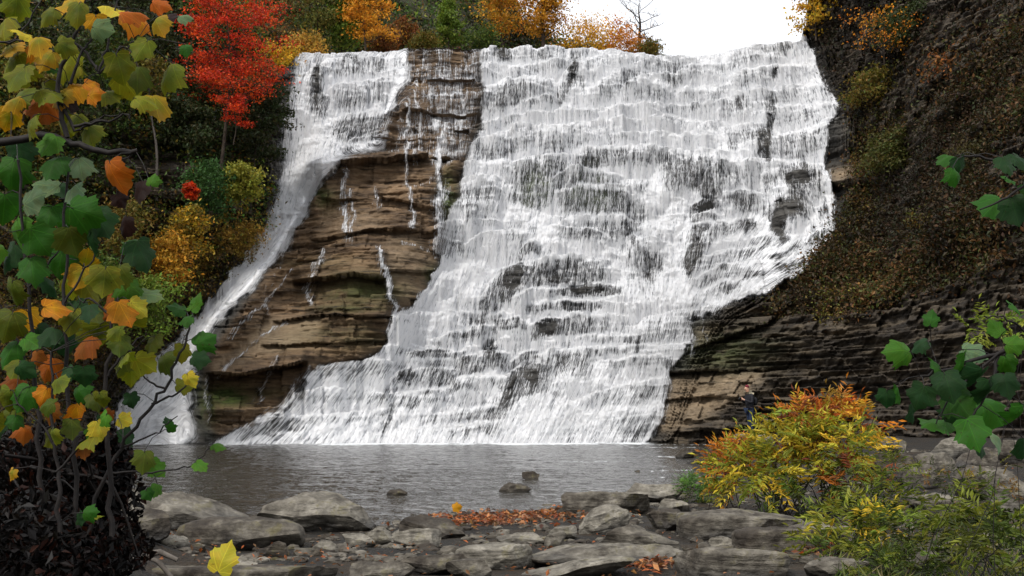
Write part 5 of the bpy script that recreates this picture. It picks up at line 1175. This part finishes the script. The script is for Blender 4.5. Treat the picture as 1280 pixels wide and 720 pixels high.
for s_, n_ in ((-1, 'l'), (1, 'r')):
    J.update({n_ + 'sh': ((s_ * .19, -.01, 1.40), .055), n_ + 'el': ((s_ * .25, -.06, 1.14), .042), n_ + 'wr': ((s_ * .10, -.28, 1.24), .028), n_ + 'pa': ((s_ * .055, -.34, 1.28), (.032, .018)),
              n_ + 'hip': ((s_ * .10, 0, .88), .085), n_ + 'kn': ((s_ * .11, -.03 * s_, .50), .058), n_ + 'an': ((s_ * .12, .02, .09), .038), n_ + 'to': ((s_ * .13, -.14, .04), .033)})
    E += [('chest', n_ + 'sh'), (n_ + 'sh', n_ + 'el'), (n_ + 'el', n_ + 'wr'), (n_ + 'wr', n_ + 'pa'), ('pelvis', n_ + 'hip'), (n_ + 'hip', n_ + 'kn'), (n_ + 'kn', n_ + 'an'), (n_ + 'an', n_ + 'to')]
    for f_ in range(4):
        a = (s_ * (.05 - .006 * f_), -.375, 1.305 - .017 * f_); b2 = (s_ * (.022 - .002 * f_), -.405 + .004 * f_, 1.303 - .017 * f_); c2 = (s_ * .004, -.385, 1.300 - .017 * f_)
        J[f'{n_}f{f_}a'] = (a, .009); J[f'{n_}f{f_}b'] = (b2, .008); J[f'{n_}f{f_}c'] = (c2, .007)
        E += [(n_ + 'pa', f'{n_}f{f_}a'), (f'{n_}f{f_}a', f'{n_}f{f_}b'), (f'{n_}f{f_}b', f'{n_}f{f_}c')]
    J[n_ + 'th'] = ((s_ * .03, -.33, 1.325), .010); J[n_ + 'th2'] = ((s_ * .012, -.355, 1.34), .009); E += [(n_ + 'pa', n_ + 'th'), (n_ + 'th', n_ + 'th2')]
J['nose'] = ((0, -.205, 1.63), .013); E.append(('brow', 'nose'))
body = skin('body', J, E, m_sk, per, 1)
def grow(keys, k, extra=None):
    q = {a: (J[a][0], tuple(x * k for x in (J[a][1] if isinstance(J[a][1], tuple) else (J[a][1],) * 2))) for a in keys}
    return q
ku = ['chest', 'pelvis', 'waist', 'neck0', 'lsh', 'lel', 'lwr', 'rsh', 'rel', 'rwr']
jk = grow(ku, 1.28); jk['pelvis'] = ((0, 0, .90), (.185, .15)); jk['waist'] = ((0, 0, 1.08), (.17, .13))
skin('jacket', jk, [('pelvis', 'waist'), ('waist', 'chest'), ('chest', 'neck0'), ('chest', 'lsh'), ('lsh', 'lel'), ('lel', 'lwr'), ('chest', 'rsh'), ('rsh', 'rel'), ('rel', 'rwr')], m_j, per)
skin('trousers', grow(['pelvis', 'lhip', 'lkn', 'lan', 'rhip', 'rkn', 'ran'], 1.25), [('pelvis', 'lhip'), ('lhip', 'lkn'), ('lkn', 'lan'), ('pelvis', 'rhip'), ('rhip', 'rkn'), ('rkn', 'ran')], m_t, per)
for n_ in 'lr': skin('boot', grow([n_ + 'an', n_ + 'to'], 1.35), [(n_ + 'an', n_ + 'to')], m_bo, per)
skin('hat', {'a': ((0, -.095, 1.68), (.095, .105)), 'b': ((0, -.085, 1.75), (.075, .08)), 'c': ((0, -.07, 1.79), .03)}, [('a', 'b'), ('b', 'c')], m_h, per)
skin('collar', {'a': ((0, -.03, 1.44), (.12, .11)), 'b': ((0, -.05, 1.52), (.085, .08)), 'c': ((0, .06, 1.40), (.15, .07))}, [('a', 'b'), ('a', 'c')], m_c, per)
bp = skin('backpack', {'a': ((0, .20, 1.36), (.13, .09)), 'b': ((0, .22, 1.18), (.15, .10)), 'c': ((0, .20, 1.02), (.13, .08))}, [('a', 'b'), ('b', 'c')], m_b, per)
bm = bmesh.new(); bmesh.ops.create_cube(bm, size=1.0); bmesh.ops.scale(bm, vec=(.12, .05, .08), verts=bm.verts)
ret = bmesh.ops.create_cone(bm, cap_ends=True, segments=16, radius1=.03, radius2=.028, depth=.06, matrix=mathutils.Matrix.Translation((0, -.05, 0)) @ mathutils.Matrix.Rotation(R(90), 4, 'X'))
bmesh.ops.bevel(bm, geom=[e_ for e_ in bm.edges if e_.calc_length() > .04], offset=.005, segments=2, affect='EDGES')
me = bpy.data.meshes.new('hand_camera'); bm.to_mesh(me); bm.free(); me.materials.append(m_ph)
ca = R(-70); lx, ly = 0, -.39
o = link('hand_camera', me, loc=(float(px_) + lx * math.cos(ca) - ly * math.sin(ca), 41.5 + lx * math.sin(ca) + ly * math.cos(ca), float(pz_) + 1.29)); o.rotation_euler = (R(25), 0, ca)
tag(o, 'small black camera held in the hands of the person on the ledge', 'camera')
# pale block and ledge the person stands on
_fz = float(pz_)
me = rock_mesh('rock', 1.3, 1.6, .5, 901, .7, p=6, cuts=3); tag(link('rock', me, loc=(float(px_) + .12, 41.6, _fz - .24)), 'pale flat stone under the feet of the person', 'rock', group='rocks along the shore')
# ================================================================== pool
def pool_material():
    b = N('pool_water')
    geo = b.n('NewGeometry').outputs['Position']; fo = b.attr('foam')
    w1 = b.noise(b.vmul(geo, (1.0, 0.8, 1)), 1.6, 4, 0.6, 0.4)
    w2 = b.noise(b.vmul(geo, (1.0, 0.6, 1)), 7.0, 3, 0.6)
    nrm = b.bump(b.math('MULTIPLY_ADD', w2, 0.4, w1), 1.0, 0.16)
    base = b.mix(b.noise(geo, 0.3, 3), (0.014, 0.013, 0.010), (0.036, 0.031, 0.023))
    fm = b.sst(b.math('ADD', b.noise(b.vmul(geo, (1.2, 0.35, 1)), 2.2, 5, 0.7), b.math('MULTIPLY', fo, 0.8)), 0.70, 0.95)
    c = b.mix(fm, base, (0.75, 0.78, 0.80))
    return b.done(b.bsdf(c, b.math('MULTIPLY_ADD', fm, 0.6, 0.07), nrm, 0.36))
yy = np.concatenate([np.arange(10, 40, 0.10), np.arange(40, 92, 0.22)])
aa = np.linspace(-0.62, 0.46, 700)
gy_, ga = np.meshgrid(yy, aa, indexing='ij'); gxp = ga * gy_
rip = 0.030 * fb2(gxp * 1.3, gy_ * 1.5, 3, 200) + 0.012 * fb2(gxp * 4.5, gy_ * 5.5, 2, 210)
foam = .85 * sstep(70, 87, gy_ + 2 * fb2(gxp * .2, gy_ * .2, 2, 220)) * (gxp < 16)
foam = np.maximum(foam, 1.25 * sstep(81.5, 84.5, gy_ + 1.6 * fb2(gxp * .5, gy_ * .3, 3, 226)))
foam = foam * sstep(11.5, 9, gxp + .6 * fb2(gy_ * .6, gxp * .3, 2, 222)) * (1 - .8 * np.exp(-((gxp + 22) / 1.6) ** 2)) * np.clip(.75 + .8 * fb2(gxp * .5, gy_ * .15, 3, 224), 0, 1.2)
foam = np.maximum(foam, 0.35 * sstep(-.1, .5, fb2(gxp * .15, gy_ * .3, 3, 230)) * sstep(20, 40, gy_) * sstep(-6, 6, gxp))
me = npmesh('pool_water', np.stack([gxp, gy_, rip], -1).reshape(-1, 3), grid_faces(*gxp.shape), pool_material(), {'foam': foam.ravel()})
tag(link('water', me), 'rippled grey pool at the foot of the waterfall', 'pool', kind='structure')
